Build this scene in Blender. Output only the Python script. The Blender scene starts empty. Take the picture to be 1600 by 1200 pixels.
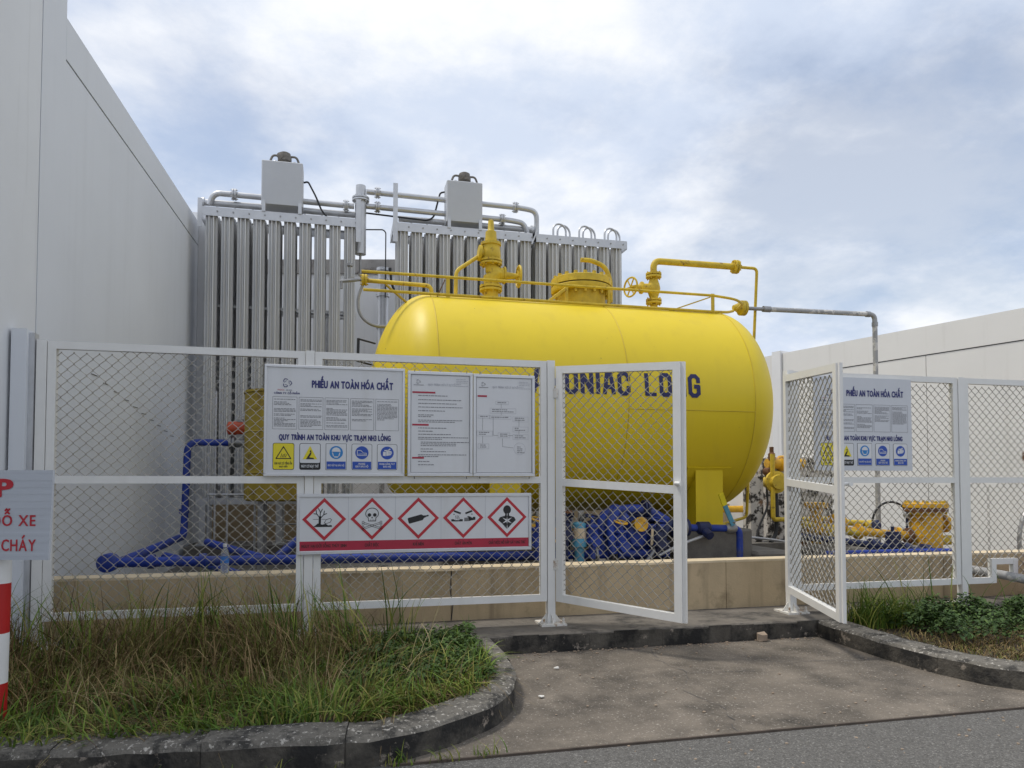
import bpy, math, random, unicodedata
import numpy as np
from mathutils import Vector, Matrix

random.seed(7); RNG = np.random.default_rng(7)
PI = math.pi
sc = bpy.context.scene
COL = sc.collection

# ------------------------------------------------------------------ camera, world, sun
cam = bpy.data.cameras.new('camera'); camo = bpy.data.objects.new('camera', cam); COL.objects.link(camo)
camo.location = (0, -5.894, 1.36)
camo.rotation_euler = (math.radians(92.0), 0, math.radians(-13.5))
cam.sensor_width = 36; cam.lens = 25.2; cam.shift_y = 0.0706; cam.clip_start = 0.05; cam.clip_end = 3000
sc.camera = camo

SUN_EL, SUN_AZ = math.radians(65), math.radians(-72)      # azimuth from +Y towards +X: sun stands to the left, a little behind the tank
world = bpy.data.worlds.new('World'); sc.world = world; world.use_nodes = True
wn, wl = world.node_tree.nodes, world.node_tree.links
wn.clear()
out = wn.new('ShaderNodeOutputWorld'); bg = wn.new('ShaderNodeBackground'); bg.inputs['Strength'].default_value = 0.1
sky = wn.new('ShaderNodeTexSky'); sky.sky_type = 'NISHITA'; sky.sun_disc = False
sky.sun_elevation = SUN_EL; sky.sun_rotation = SUN_AZ; sky.dust_density = 1.5
tc = wn.new('ShaderNodeTexCoord'); sx = wn.new('ShaderNodeSeparateXYZ'); wl.new(tc.outputs['Generated'], sx.inputs[0])
def wmath(op, a, b):
    m = wn.new('ShaderNodeMath'); m.operation = op
    for k, v in enumerate((a, b)):
        if hasattr(v, 'links'): wl.new(v, m.inputs[k])
        else: m.inputs[k].default_value = v
    return m.outputs[0]
zc = wmath('ADD', wmath('MAXIMUM', sx.outputs[2], 0.0), 0.28)
cb = wn.new('ShaderNodeCombineXYZ'); wl.new(wmath('DIVIDE', sx.outputs[0], zc), cb.inputs[0]); wl.new(wmath('DIVIDE', sx.outputs[1], zc), cb.inputs[1])
def cloud_noise(scale, detail, rough, dist, off, ramp):
    mp = wn.new('ShaderNodeMapping'); mp.inputs['Location'].default_value = off; wl.new(cb.outputs[0], mp.inputs[0])
    n = wn.new('ShaderNodeTexNoise'); n.inputs['Scale'].default_value = scale; n.inputs['Detail'].default_value = detail; n.inputs['Roughness'].default_value = rough; n.inputs['Distortion'].default_value = dist
    wl.new(mp.outputs[0], n.inputs['Vector']); r = wn.new('ShaderNodeValToRGB'); r.color_ramp.interpolation = 'EASE'
    for e, (p, c) in zip(r.color_ramp.elements, ramp): e.position = p; e.color = c + (1,)
    wl.new(n.outputs['Fac'], r.inputs[0]); return r.outputs[0]
cover = cloud_noise(1.25, 12, 0.58, 0.15, (0.9, 1.7, 0), ((0.35, (0.42,) * 3), (0.55, (0.98,) * 3)))
shade = cloud_noise(2.1, 12, 0.62, 0.1, (3.1, 0.4, 0), ((0.36, (5.0, 5.6, 6.7)), (0.62, (7.4, 7.5, 7.7))))
mx = wn.new('ShaderNodeMix'); mx.data_type = 'RGBA'
wl.new(cover, mx.inputs[0]); wl.new(sky.outputs[0], mx.inputs[6]); wl.new(shade, mx.inputs[7])
wl.new(mx.outputs[2], bg.inputs['Color']); wl.new(bg.outputs[0], out.inputs[0])

sun = bpy.data.lights.new('sun', 'SUN'); suno = bpy.data.objects.new('sun', sun); COL.objects.link(suno)
sun.energy = 1.5; sun.angle = math.radians(10); sun.color = (1, 0.95, 0.86)
sd = Vector((math.sin(SUN_AZ) * math.cos(SUN_EL), math.cos(SUN_AZ) * math.cos(SUN_EL), math.sin(SUN_EL)))
suno.rotation_euler = (-sd).to_track_quat('-Z', 'Y').to_euler(); suno.location = sd * 40
vs = sc.view_settings; vs.view_transform = 'Standard'; vs.look = 'None'; vs.gamma = 1; vs.exposure = 0.48; vs.use_curve_mapping = False
sc.cycles.max_bounces = 6; sc.cycles.diffuse_bounces = 2; sc.cycles.transparent_max_bounces = 8

# ------------------------------------------------------------------ materials
def mat(name, col, rough=0.5, metal=0.0, var=0.12, scale=4.0, bump=0.0, bscale=60.0, spots=None, spots2=None, streak=None, island=None, spec=0.5, trans=0.0, emit=None, stretch=None):
    """Principled material; colour varies with noise; spots = (colour, scale, lo, hi); streak = (colour, amount)."""
    m = bpy.data.materials.new(name); m.use_nodes = True
    N, L = m.node_tree.nodes, m.node_tree.links
    b = N['Principled BSDF']
    b.inputs['Roughness'].default_value = rough; b.inputs['Metallic'].default_value = metal
    b.inputs['Specular IOR Level'].default_value = spec
    if trans: b.inputs['Transmission Weight'].default_value = trans
    t = N.new('ShaderNodeTexCoord'); src = t.outputs['Object']
    if stretch:
        mpn = N.new('ShaderNodeMapping'); mpn.inputs['Scale'].default_value = stretch; L.new(src, mpn.inputs[0]); src = mpn.outputs[0]
    n = N.new('ShaderNodeTexNoise'); n.inputs['Scale'].default_value = scale; n.inputs['Detail'].default_value = 8; n.inputs['Roughness'].default_value = 0.62
    L.new(src, n.inputs['Vector'])
    r = N.new('ShaderNodeValToRGB'); r.color_ramp.elements[0].position = 0.3; r.color_ramp.elements[1].position = 0.7
    r.color_ramp.elements[0].color = tuple(c * (1 - var) for c in col) + (1,)
    r.color_ramp.elements[1].color = tuple(min(1, c * (1 + var)) for c in col) + (1,)
    L.new(n.outputs['Fac'], r.inputs[0]); cur = r.outputs[0]
    if island:
        g = N.new('ShaderNodeNewGeometry'); ri = N.new('ShaderNodeValToRGB')
        for e in range(len(island) - 2): ri.color_ramp.elements.new(0.5)
        for e, (p, c) in zip(ri.color_ramp.elements, island): e.position = p; e.color = c + (1,)
        L.new(g.outputs['Random Per Island'], ri.inputs[0]); cur = ri.outputs[0]
    def over(cur, fac, c):
        k = N.new('ShaderNodeMix'); k.data_type = 'RGBA'; L.new(fac, k.inputs[0]); L.new(cur, k.inputs[6]); k.inputs[7].default_value = c + (1,)
        return k.outputs[2]
    for s in (spots, spots2):
        if s:
            c, sscale, lo, hi = s
            q = N.new('ShaderNodeTexNoise'); q.inputs['Scale'].default_value = sscale; q.inputs['Detail'].default_value = 10; q.inputs['Roughness'].default_value = 0.68
            L.new(t.outputs['Object'], q.inputs['Vector'])
            w = N.new('ShaderNodeMapRange'); w.inputs[1].default_value = lo; w.inputs[2].default_value = hi
            L.new(q.outputs['Fac'], w.inputs[0]); cur = over(cur, w.outputs[0], c)
    if streak:
        c, amt, lo, hi = streak
        mq = N.new('ShaderNodeMapping'); mq.inputs['Scale'].default_value = (7, 7, 0.5); L.new(t.outputs['Object'], mq.inputs[0])
        q = N.new('ShaderNodeTexNoise'); q.inputs['Scale'].default_value = 1.0; q.inputs['Detail'].default_value = 8; L.new(mq.outputs[0], q.inputs['Vector'])
        w = N.new('ShaderNodeMapRange'); w.inputs[1].default_value = lo; w.inputs[2].default_value = hi; w.inputs[4].default_value = amt
        L.new(q.outputs['Fac'], w.inputs[0]); cur = over(cur, w.outputs[0], c)
    L.new(cur, b.inputs['Base Color'])
    rr = N.new('ShaderNodeMapRange'); rr.inputs[3].default_value = max(0, rough - 0.1); rr.inputs[4].default_value = min(1, rough + 0.12)
    L.new(n.outputs['Fac'], rr.inputs[0]); L.new(rr.outputs[0], b.inputs['Roughness'])
    if bump:
        q = N.new('ShaderNodeTexNoise'); q.inputs['Scale'].default_value = bscale; q.inputs['Detail'].default_value = 6; L.new(t.outputs['Object'], q.inputs['Vector'])
        bn = N.new('ShaderNodeBump'); bn.inputs['Strength'].default_value = min(1, bump); bn.inputs['Distance'].default_value = 0.01
        L.new(q.outputs['Fac'], bn.inputs['Height']); L.new(bn.outputs[0], b.inputs['Normal'])
    if emit: b.inputs['Emission Color'].default_value = emit + (1,); b.inputs['Emission Strength'].default_value = 1
    return m

MT = {}
MT['asphalt'] = mat('asphalt', (0.125, 0.12, 0.112), 0.92, var=0.35, scale=70, bump=1.0, bscale=130, spots=((0.31, 0.3, 0.28), 105, 0.54, 0.63), spots2=((0.075, 0.07, 0.065), 45, 0.55, 0.66))
MT['apron'] = mat('apron_concrete', (0.185, 0.158, 0.128), 0.9, var=0.3, scale=1.6, bump=0.8, bscale=90, spots=((0.06, 0.052, 0.043), 1.5, 0.45, 0.68), spots2=((0.46, 0.42, 0.37), 60, 0.58, 0.66))
MT['kerb'] = mat('kerb_concrete', (0.19, 0.175, 0.15), 0.95, var=0.3, scale=9, bump=1.0, bscale=60, spots=((0.05, 0.047, 0.042), 9, 0.45, 0.6), spots2=((0.5, 0.47, 0.42), 38, 0.57, 0.63))
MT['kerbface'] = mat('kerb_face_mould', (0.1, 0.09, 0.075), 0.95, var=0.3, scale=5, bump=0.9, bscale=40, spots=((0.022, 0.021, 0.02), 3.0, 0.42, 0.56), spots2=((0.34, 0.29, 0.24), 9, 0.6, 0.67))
MT['plinth'] = mat('plinth_concrete', (0.17, 0.152, 0.13), 0.92, var=0.25, scale=5, bump=0.6, bscale=60, spots=((0.06, 0.055, 0.05), 3.5, 0.48, 0.64))
MT['soil'] = mat('soil', (0.055, 0.045, 0.03), 1, var=0.4, scale=12, bump=1, bscale=40)
MT['yard'] = mat('yard_floor', (0.17, 0.158, 0.14), 0.88, var=0.25, scale=2.5, bump=0.3, spots=((0.09, 0.085, 0.08), 2, 0.5, 0.7))
MT['tan'] = mat('tan_plaster', (0.55, 0.43, 0.27), 0.85, var=0.13, scale=3, bump=0.25, bscale=60, spots=((0.2, 0.15, 0.09), 2.6, 0.56, 0.8), streak=((0.17, 0.13, 0.09), 0.55, 0.55, 0.75))
MT['cream'] = mat('cream_plaster', (0.7, 0.58, 0.4), 0.85, var=0.12, scale=5, spots=((0.12, 0.1, 0.08), 9, 0.63, 0.72))
MT['wallgrey'] = mat('grey_wall_panel', (0.71, 0.735, 0.775), 0.75, var=0.03, scale=0.8, bump=0.05, streak=((0.45, 0.46, 0.48), 0.13, 0.5, 0.85))
MT['wallgrey2'] = mat('grey_wall_near_panel', (0.74, 0.755, 0.775), 0.75, var=0.04, scale=1.1, streak=((0.4, 0.4, 0.4), 0.35, 0.58, 0.8))
MT['groove'] = mat('dark_joint', (0.08, 0.08, 0.085), 0.9)
MT['wallwhite'] = mat('white_wall_panel', (0.78, 0.765, 0.73), 0.7, var=0.03, scale=0.8, streak=((0.5, 0.47, 0.42), 0.3, 0.58, 0.82), spots=((0.4, 0.37, 0.33), 4, 0.7, 0.8))
MT['backwall'] = mat('pale_grey_cladding', (0.8, 0.8, 0.8), 0.7, var=0.05, scale=1, streak=((0.4, 0.39, 0.38), 0.4, 0.55, 0.8))
MT['flash'] = mat('dull_brown_flashing', (0.32, 0.3, 0.28), 0.6, metal=0.2, var=0.25, scale=2, spots=((0.12, 0.1, 0.09), 3, 0.55, 0.65))
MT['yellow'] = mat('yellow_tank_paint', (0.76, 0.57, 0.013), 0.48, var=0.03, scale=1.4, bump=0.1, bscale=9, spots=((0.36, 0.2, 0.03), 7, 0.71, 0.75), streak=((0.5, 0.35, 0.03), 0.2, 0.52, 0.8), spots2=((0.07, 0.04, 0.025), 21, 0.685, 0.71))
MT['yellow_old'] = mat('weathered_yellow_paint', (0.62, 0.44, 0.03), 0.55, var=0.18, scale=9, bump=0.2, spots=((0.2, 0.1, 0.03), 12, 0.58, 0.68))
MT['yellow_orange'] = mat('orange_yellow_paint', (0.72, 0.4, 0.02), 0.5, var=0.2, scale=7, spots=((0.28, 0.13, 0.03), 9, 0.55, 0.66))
MT['yellow_shaded'] = mat('shaded_yellow_paint', (0.4, 0.29, 0.03), 0.6, var=0.2, scale=4, spots=((0.15, 0.09, 0.03), 5, 0.55, 0.7), streak=((0.18, 0.12, 0.03), 0.5, 0.5, 0.75))  # day tank yellow, darkened so its shade sits in the colour
MT['strip'] = mat('rusty_edge_strip', (0.09, 0.07, 0.055), 0.85, var=0.3, scale=9)
MT['navy'] = mat('navy_lettering', (0.012, 0.014, 0.09), 0.5, var=0.15)
MT['seam'] = mat('weld_seam', (0.62, 0.45, 0.02), 0.55, var=0.1)
MT['rust'] = mat('rust', (0.16, 0.075, 0.035), 0.9, var=0.4, scale=10, bump=0.4)
MT['black'] = mat('black_rubber', (0.016, 0.016, 0.018), 0.55, var=0.2)
MT['alu'] = mat('fin_aluminium', (0.64, 0.64, 0.635), 0.45, metal=0.3, var=0.14, scale=3, stretch=(1, 1, 0.15))
MT['galv'] = mat('galvanised_steel', (0.55, 0.56, 0.58), 0.42, metal=0.6, var=0.1, scale=6)
MT['steel'] = mat('dull_steel', (0.33, 0.33, 0.33), 0.5, metal=0.7, var=0.2, scale=9)
MT['boxgrey'] = mat('grey_box_paint', (0.5, 0.515, 0.54), 0.5, var=0.05, scale=2, spots=((0.38, 0.33, 0.3), 6, 0.68, 0.75))
MT['motor'] = mat('grey_brown_casting', (0.19, 0.175, 0.155), 0.7, metal=0.3, var=0.3, scale=20)
MT['white'] = mat('white_gate_paint', (0.8, 0.795, 0.77), 0.45, var=0.04, scale=4, spots=((0.5, 0.42, 0.33), 15, 0.70, 0.78), streak=((0.55, 0.5, 0.44), 0.25, 0.6, 0.85))
MT['white_rusty'] = mat('rust_stained_white_paint', (0.76, 0.74, 0.69), 0.55, var=0.08, scale=8, spots=((0.36, 0.22, 0.12), 16, 0.52, 0.66), spots2=((0.16, 0.085, 0.04), 30, 0.62, 0.7))
MT['wire'] = mat('galvanised_wire', (0.42, 0.4, 0.36), 0.45, metal=0.6, var=0.2)
MT['blue'] = mat('blue_pipe_paint', (0.009, 0.04, 0.31), 0.55, var=0.25, scale=6, spots=((0.09, 0.1, 0.16), 7, 0.5, 0.72), spots2=((0.1, 0.07, 0.05), 18, 0.64, 0.7))
MT['bluedark'] = mat('dark_blue_paint', (0.01, 0.018, 0.075), 0.5, var=0.3, scale=8)
MT['lightblue'] = mat('pale_blue_paint', (0.1, 0.34, 0.5), 0.5, var=0.2, scale=9)
MT['frame'] = mat('sign_aluminium', (0.62, 0.63, 0.65), 0.35, metal=0.55, var=0.06)
MT['print_white'] = mat('sign_white', (0.7, 0.71, 0.73), 0.38, var=0.03, scale=2, streak=((0.5, 0.49, 0.46), 0.3, 0.5, 0.8))
MT['print_plain'] = mat('sign_white_weathered', (0.62, 0.64, 0.68), 0.45, var=0.03)
MT['p_navy'] = mat('print_navy', (0.02, 0.025, 0.16), 0.4, var=0.05)
MT['p_grey'] = mat('print_grey_text', (0.2, 0.2, 0.22), 0.5, var=0.1)
MT['p_red'] = mat('print_red', (0.5, 0.02, 0.035), 0.4, var=0.06)
MT['p_maroon'] = mat('print_crimson_band', (0.42, 0.018, 0.05), 0.4, var=0.1)
MT['p_black'] = mat('print_black', (0.012, 0.012, 0.014), 0.45, var=0.1)
MT['p_yellow'] = mat('print_yellow', (0.78, 0.66, 0.02), 0.4, var=0.04)
MT['p_blue'] = mat('print_blue', (0.015, 0.075, 0.42), 0.4, var=0.05)
MT['p_cyan'] = mat('print_light_blue', (0.02, 0.22, 0.56), 0.4, var=0.05)
MT['p_line'] = mat('print_fine_line', (0.45, 0.46, 0.5), 0.5, var=0.05)
MT['reflect'] = mat('ribbed_reflective_sheet', (0.52, 0.55, 0.6), 0.45, var=0.05, scale=2, stretch=(0.3, 0.3, 30))
MT['polewhite'] = mat('pole_white', (0.75, 0.75, 0.74), 0.5, var=0.04)
MT['polered'] = mat('pole_red', (0.45, 0.012, 0.012), 0.5, var=0.1)
MT['orange'] = mat('orange_red_actuator', (0.62, 0.09, 0.03), 0.45, var=0.1)
MT['grimy'] = mat('grimy_white_paint', (0.62, 0.58, 0.53), 0.75, var=0.15, scale=6, spots=((0.035, 0.03, 0.027), 7, 0.5, 0.56), spots2=((0.22, 0.12, 0.06), 5, 0.58, 0.66))
MT['greypipe'] = mat('peeling_grey_pipe', (0.36, 0.36, 0.36), 0.6, var=0.15, scale=8, spots=((0.62, 0.6, 0.56), 10, 0.53, 0.56))
MT['paper'] = mat('paper_scrap', (0.7, 0.68, 0.64), 0.8)
MT['stone'] = mat('stone', (0.36, 0.28, 0.21), 0.95, var=0.2, scale=15)
MT['plastic'] = mat('clear_plastic', (0.75, 0.8, 0.84), 0.15, var=0.02, trans=0.75)
MT['label'] = mat('bottle_label', (0.05, 0.2, 0.6), 0.4, var=0.2, scale=30)
MT['grass'] = mat('green_grass', (0.06, 0.1, 0.02), 0.6, island=[(0.0, (0.05, 0.095, 0.016)), (0.35, (0.1, 0.18, 0.02)), (0.62, (0.19, 0.27, 0.035)), (0.85, (0.3, 0.27, 0.07)), (1.0, (0.06, 0.12, 0.02))], spec=0.3)
MT['dry'] = mat('dry_grass', (0.2, 0.15, 0.07), 0.75, island=[(0.0, (0.09, 0.055, 0.025)), (0.35, (0.2, 0.135, 0.06)), (0.6, (0.4, 0.29, 0.14)), (0.8, (0.12, 0.16, 0.025)), (1.0, (0.14, 0.085, 0.035))], spec=0.25)
MT['straw'] = mat('pale_straw', (0.4, 0.31, 0.17), 0.7, island=[(0.0, (0.3, 0.22, 0.11)), (0.5, (0.46, 0.37, 0.21)), (1.0, (0.38, 0.34, 0.15))], spec=0.3)
MT['weed'] = mat('leafy_weed', (0.04, 0.085, 0.02), 0.55, island=[(0.0, (0.03, 0.06, 0.016)), (0.5, (0.05, 0.1, 0.022)), (1.0, (0.085, 0.14, 0.03))], spec=0.3)

# ------------------------------------------------------------------ mesh helpers
def V(*a): return Vector(a)
def perp(d):
    d = d.normalized(); a = Vector((0, 0, 1)) if abs(d.z) < 0.9 else Vector((0, 1, 0))
    u = d.cross(a).normalized(); return u, d.cross(u).normalized()

class MB:
    def __init__(s): s.v = []; s.f = []
    def add(s, vs, fs):
        o = len(s.v); s.v += [tuple(p) for p in vs]; s.f += [tuple(i + o for i in f) for f in fs]; return s
    def box(s, x0, x1, y0, y1, z0, z1):
        vs = [(x, y, z) for z in (z0, z1) for y in (y0, y1) for x in (x0, x1)]
        return s.add(vs, [(0, 2, 3, 1), (4, 5, 7, 6), (0, 1, 5, 4), (2, 6, 7, 3), (0, 4, 6, 2), (1, 3, 7, 5)])
    def cbox(s, x0, x1, y0, y1, z0, z1, c=0.01):
        """box with chamfered vertical and top edges"""
        def ring(d, z): return [(x0 + d, y0, z), (x1 - d, y0, z), (x1, y0 + d, z), (x1, y1 - d, z), (x1 - d, y1, z), (x0 + d, y1, z), (x0, y1 - d, z), (x0, y0 + d, z)]
        a = ring(c, z0); b = ring(c, z1 - c)
        t = [(min(max(x, x0 + c), x1 - c), min(max(y, y0 + c), y1 - c), z1) for x, y, z in ring(c, z1)]
        vs = a + b + t; fs = [tuple(range(7, -1, -1)), tuple(range(16, 24))]
        for k in range(2):
            for i in range(8): j = (i + 1) % 8; fs.append((k * 8 + i, k * 8 + j, k * 8 + 8 + j, k * 8 + 8 + i))
        return s.add(vs, fs)
    def bar(s, p, q, w, h=None, upv=(0, 0, 1)):
        p, q = Vector(p), Vector(q); h = h or w; d = (q - p).normalized(); upv = Vector(upv)
        if abs(d.dot(upv)) > 0.95: upv = Vector((0, 1, 0))
        a = d.cross(upv).normalized() * w / 2; b = a.cross(d).normalized() * h / 2
        vs = [e + a * i + b * j for e in (p, q) for i, j in ((-1, -1), (1, -1), (1, 1), (-1, 1))]
        return s.add(vs, [(0, 1, 2, 3), (7, 6, 5, 4), (0, 4, 5, 1), (1, 5, 6, 2), (2, 6, 7, 3), (3, 7, 4, 0)])
    def tube(s, pts, r, n=10, fil=0.0, cap=True):
        P = [Vector(p) for p in pts]
        if fil > 0 and len(P) > 2:
            Q = [P[0]]
            for i in range(1, len(P) - 1):
                a, b, c = P[i - 1], P[i], P[i + 1]; d1 = (a - b); d2 = (c - b)
                k = min(fil, d1.length * 0.49, d2.length * 0.49); A = b + d1.normalized() * k; B = b + d2.normalized() * k
                for t in np.linspace(0, 1, 7): Q.append(A * (1 - t) ** 2 + b * 2 * t * (1 - t) + B * t * t)
            Q.append(P[-1]); P = Q
        rs = r if isinstance(r, (list, tuple)) else [r] * len(P)
        vs, fs = [], []; u = None
        for i, p in enumerate(P):
            d = (P[min(i + 1, len(P) - 1)] - P[max(i - 1, 0)]).normalized()
            if u is None: u, w = perp(d)
            else:
                u = (u - d * u.dot(d)).normalized(); w = d.cross(u)
            for k in range(n):
                t = 2 * PI * k / n; vs.append(p + u * (math.cos(t) * rs[i]) + w * (math.sin(t) * rs[i]))
        for i in range(len(P) - 1):
            for k in range(n): l = (k + 1) % n; fs.append((i * n + k, i * n + l, i * n + n + l, i * n + n + k))
        if cap: fs.append(tuple(range(n - 1, -1, -1))); fs.append(tuple((len(P) - 1) * n + k for k in range(n)))
        return s.add(vs, fs)
    def cyl(s, p, q, r, n=16): return s.tube([p, q], r, n)
    def lathe(s, o, d, prof, n=24, cap=True):
        """prof = [(distance along d, radius)]"""
        o, d = Vector(o), Vector(d).normalized(); u, w = perp(d); vs, fs = [], []
        for t, r in prof:
            for k in range(n): a = 2 * PI * k / n; vs.append(o + d * t + u * (math.cos(a) * r) + w * (math.sin(a) * r))
        for i in range(len(prof) - 1):
            for k in range(n): l = (k + 1) % n; fs.append((i * n + k, i * n + l, i * n + n + l, i * n + n + k))
        if cap: fs.append(tuple(range(n - 1, -1, -1))); fs.append(tuple((len(prof) - 1) * n + k for k in range(n)))
        return s.add(vs, fs)
    def torus(s, c, d, R, r, n=24, m=8):
        c, d = Vector(c), Vector(d).normalized(); u, w = perp(d); vs, fs = [], []
        for i in range(n):
            a = 2 * PI * i / n; e = u * math.cos(a) + w * math.sin(a)
            for j in range(m): b = 2 * PI * j / m; vs.append(c + e * (R + r * math.cos(b)) + d * (r * math.sin(b)))
        for i in range(n):
            for j in range(m): k, l = (i + 1) % n, (j + 1) % m; fs.append((i * m + j, k * m + j, k * m + l, i * m + l))
        return s.add(vs, fs)
    def prism(s, poly, z0, z1):
        n = len(poly); vs = [(x, y, z0) for x, y in poly] + [(x, y, z1) for x, y in poly]
        return s.add(vs, [tuple(range(n - 1, -1, -1)), tuple(range(n, 2 * n))] + [(i, (i + 1) % n, n + (i + 1) % n, n + i) for i in range(n)])
    def flange(s, c, d, r, t=0.03, gap=0.006, n=20):
        """a bolted flange pair"""
        c, d = Vector(c), Vector(d).normalized()
        s.lathe(c - d * (t + gap), d, [(0, r), (t, r)], n); s.lathe(c + d * gap, d, [(0, r), (t, r)], n)
        s.lathe(c - d * gap, d, [(0, r * 0.8), (2 * gap, r * 0.8)], n)
        u, w = perp(d)
        for k in range(8):
            a = 2 * PI * k / 8; p = c + (u * math.cos(a) + w * math.sin(a)) * r * 0.82
            s.cyl(p - d * (t + gap + 0.018), p + d * (t + gap + 0.018), r * 0.09, 6)
        return s
    def move(s, off): s.v = [(x + off[0], y + off[1], z + off[2]) for x, y, z in s.v]; return s
    def mesh(s, name, material, smooth=38):
        me = bpy.data.meshes.new(name); me.from_pydata(s.v, [], s.f); me.update()
        if material: me.materials.append(MT[material] if isinstance(material, str) else material)
        if smooth:
            me.polygons.foreach_set('use_smooth', [True] * len(me.polygons)); me.set_sharp_from_angle(angle=math.radians(smooth))
        return me
    def build(s, name, material, parent=None, smooth=38, label=None):
        if parent is not None and 'org' in ORG.get(parent.name, {}):
            s.move([-c for c in ORG[parent.name]['org']])
        o = bpy.data.objects.new(name, s.mesh(name, material, smooth)); COL.objects.link(o)
        if parent is not None:
            o.parent = parent
            if parent.name in ORG: ORG[o.name] = {'org': ORG[parent.name]['org']}
        if label: o['label'] = label
        return o
ORG = {}
def tag(o, label, cat, group=None):
    o['label'] = label; o['category'] = cat
    if group: o['group'] = group
    return o
def thing(name, label, cat, org=(0, 0, 0), group=None, rot=None):
    o = bpy.data.objects.new(name, None); COL.objects.link(o); o.location = org; o.empty_display_size = 0.1
    if rot: o.rotation_euler = rot; ORG[o.name] = {'org': (0, 0, 0)}
    else: ORG[o.name] = {'org': org}
    return tag(o, label, cat, group)
def struct(o): o['kind'] = 'structure'; return o
def solo(o, label, cat, group=None): return tag(o, label, cat, group)
def inst(src, name, loc, parent, rotz=0):
    o = bpy.data.objects.new(name, src); COL.objects.link(o); o.parent = parent; g = ORG.get(parent.name, {'org': (0, 0, 0)})['org']
    o.location = (loc[0] - g[0], loc[1] - g[1], loc[2] - g[2]); o.rotation_euler = (0, 0, rotz); ORG[o.name] = {'org': loc}
    return o

# ------------------------------------------------------------------ lettering (flat print)
GL = {}
def glyph(ch, off):
    k = (ch, off)
    if k not in GL:
        c = bpy.data.curves.new('glyph', 'FONT'); c.body = ch; c.offset = off; c.resolution_u = 3; c.fill_mode = 'FRONT'
        o = bpy.data.objects.new('glyph', c); COL.objects.link(o); bpy.context.view_layer.update()
        me = bpy.data.meshes.new_from_object(o.evaluated_get(bpy.context.evaluated_depsgraph_get()))
        vs = [(v.co.x, v.co.y) for v in me.vertices]; fs = [tuple(p.vertices) for p in me.polygons]
        bpy.data.objects.remove(o); bpy.data.meshes.remove(me); bpy.data.curves.remove(c)
        x0 = min((p[0] for p in vs), default=0); x1 = max((p[0] for p in vs), default=0.22)
        GL[k] = ([(x - x0, y) for x, y in vs], fs, x1 - x0)
    return GL[k]
def stroke(pts, w):
    """flat polyline strip -> (verts, faces)"""
    vs, fs = [], []
    for (x0, y0), (x1, y1) in zip(pts[:-1], pts[1:]):
        L = math.hypot(x1 - x0, y1 - y0) or 1; nx, ny = -(y1 - y0) / L * w / 2, (x1 - x0) / L * w / 2; ex, ey = (x1 - x0) / L * w * 0.3, (y1 - y0) / L * w * 0.3
        b = len(vs); vs += [(x0 - nx - ex, y0 - ny - ey), (x1 - nx + ex, y1 - ny + ey), (x1 + nx + ex, y1 + ny + ey), (x0 + nx - ex, y0 + ny - ey)]; fs.append((b, b + 1, b + 2, b + 3))
    return vs, fs
def text2d(body, cap, off=0.03, gap=0.15, width=None, align='c', space=0.36):
    """(verts, faces) of one line, baseline 0, capital height `cap`; squeezed to `width`"""
    vs, fs = [], []; x = 0.0
    def put(v, f):
        b = len(vs); vs.extend(v); fs.extend(tuple(i + b for i in q) for q in f)
    for ch in body:
        if ch == ' ': x += space; continue
        nf = unicodedata.normalize('NFD', ch); base = nf[0]; marks = nf[1:]
        bar = base in 'Đđ'
        if bar: base = 'D' if base == 'Đ' else 'd'
        v, f, w = glyph(base, 0.0); put([(px + x, py) for px, py in v], f)
        m = x + w / 2; top = 0.79; t = 0.085
        if bar: put(*stroke([(x - 0.1, 0.34), (x + 0.26, 0.34)], t))
        order = sorted(marks, key=lambda c: 0 if c in '\u0302\u0306' else 1)
        for c in order:
            if c == '\u0302': put(*stroke([(m - 0.15, top), (m, top + 0.12), (m + 0.15, top)], t)); top += 0.2
            elif c == '\u0306': put(*stroke([(m - 0.15, top + 0.12), (m - 0.07, top), (m + 0.07, top), (m + 0.15, top + 0.12)], t)); top += 0.2
            elif c == '\u0301': put(*stroke([(m - 0.05, top), (m + 0.1, top + 0.14)], t))
            elif c == '\u0300': put(*stroke([(m + 0.05, top), (m - 0.1, top + 0.14)], t))
            elif c == '\u0303': put(*stroke([(m - 0.16, top), (m - 0.06, top + 0.09), (m + 0.06, top), (m + 0.16, top + 0.09)], t))
            elif c == '\u0309': put(*stroke([(m - 0.06, top + 0.15), (m + 0.06, top + 0.13), (m + 0.05, top + 0.06), (m, top)], t * 0.8))
            elif c == '\u0323': put(*stroke([(m - 0.05, -0.15), (m + 0.05, -0.15)], 0.1))
            elif c == '\u031b': put(*stroke([(x + w, 0.62), (x + w + 0.1, 0.8)], t))
        x += w + gap + (0.06 if '\u031b' in marks else 0)
    W = x - gap; s = cap / 0.69; sx = s if width is None else width / W
    dx = {'c': -W / 2, 'l': 0, 'r': -W}[align]
    n = len(vs); V3 = []; F3 = []; bw_ = off
    for i_, (ox, oy) in enumerate([(0, 0)] + ([(bw_ * r_ * math.cos(a_ * PI / 4), bw_ * 0.62 * r_ * math.sin(a_ * PI / 4)) for r_ in ((0.5, 1.0) if off > 0.04 else (1.0,)) for a_ in range(8)] if off > 0 else [])):
        V3 += [((px + dx + ox) * sx, (py + oy) * s, i_) for px, py in vs]; F3 += [tuple(q + n * i_ for q in f) for f in fs]
    return V3, F3

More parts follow.
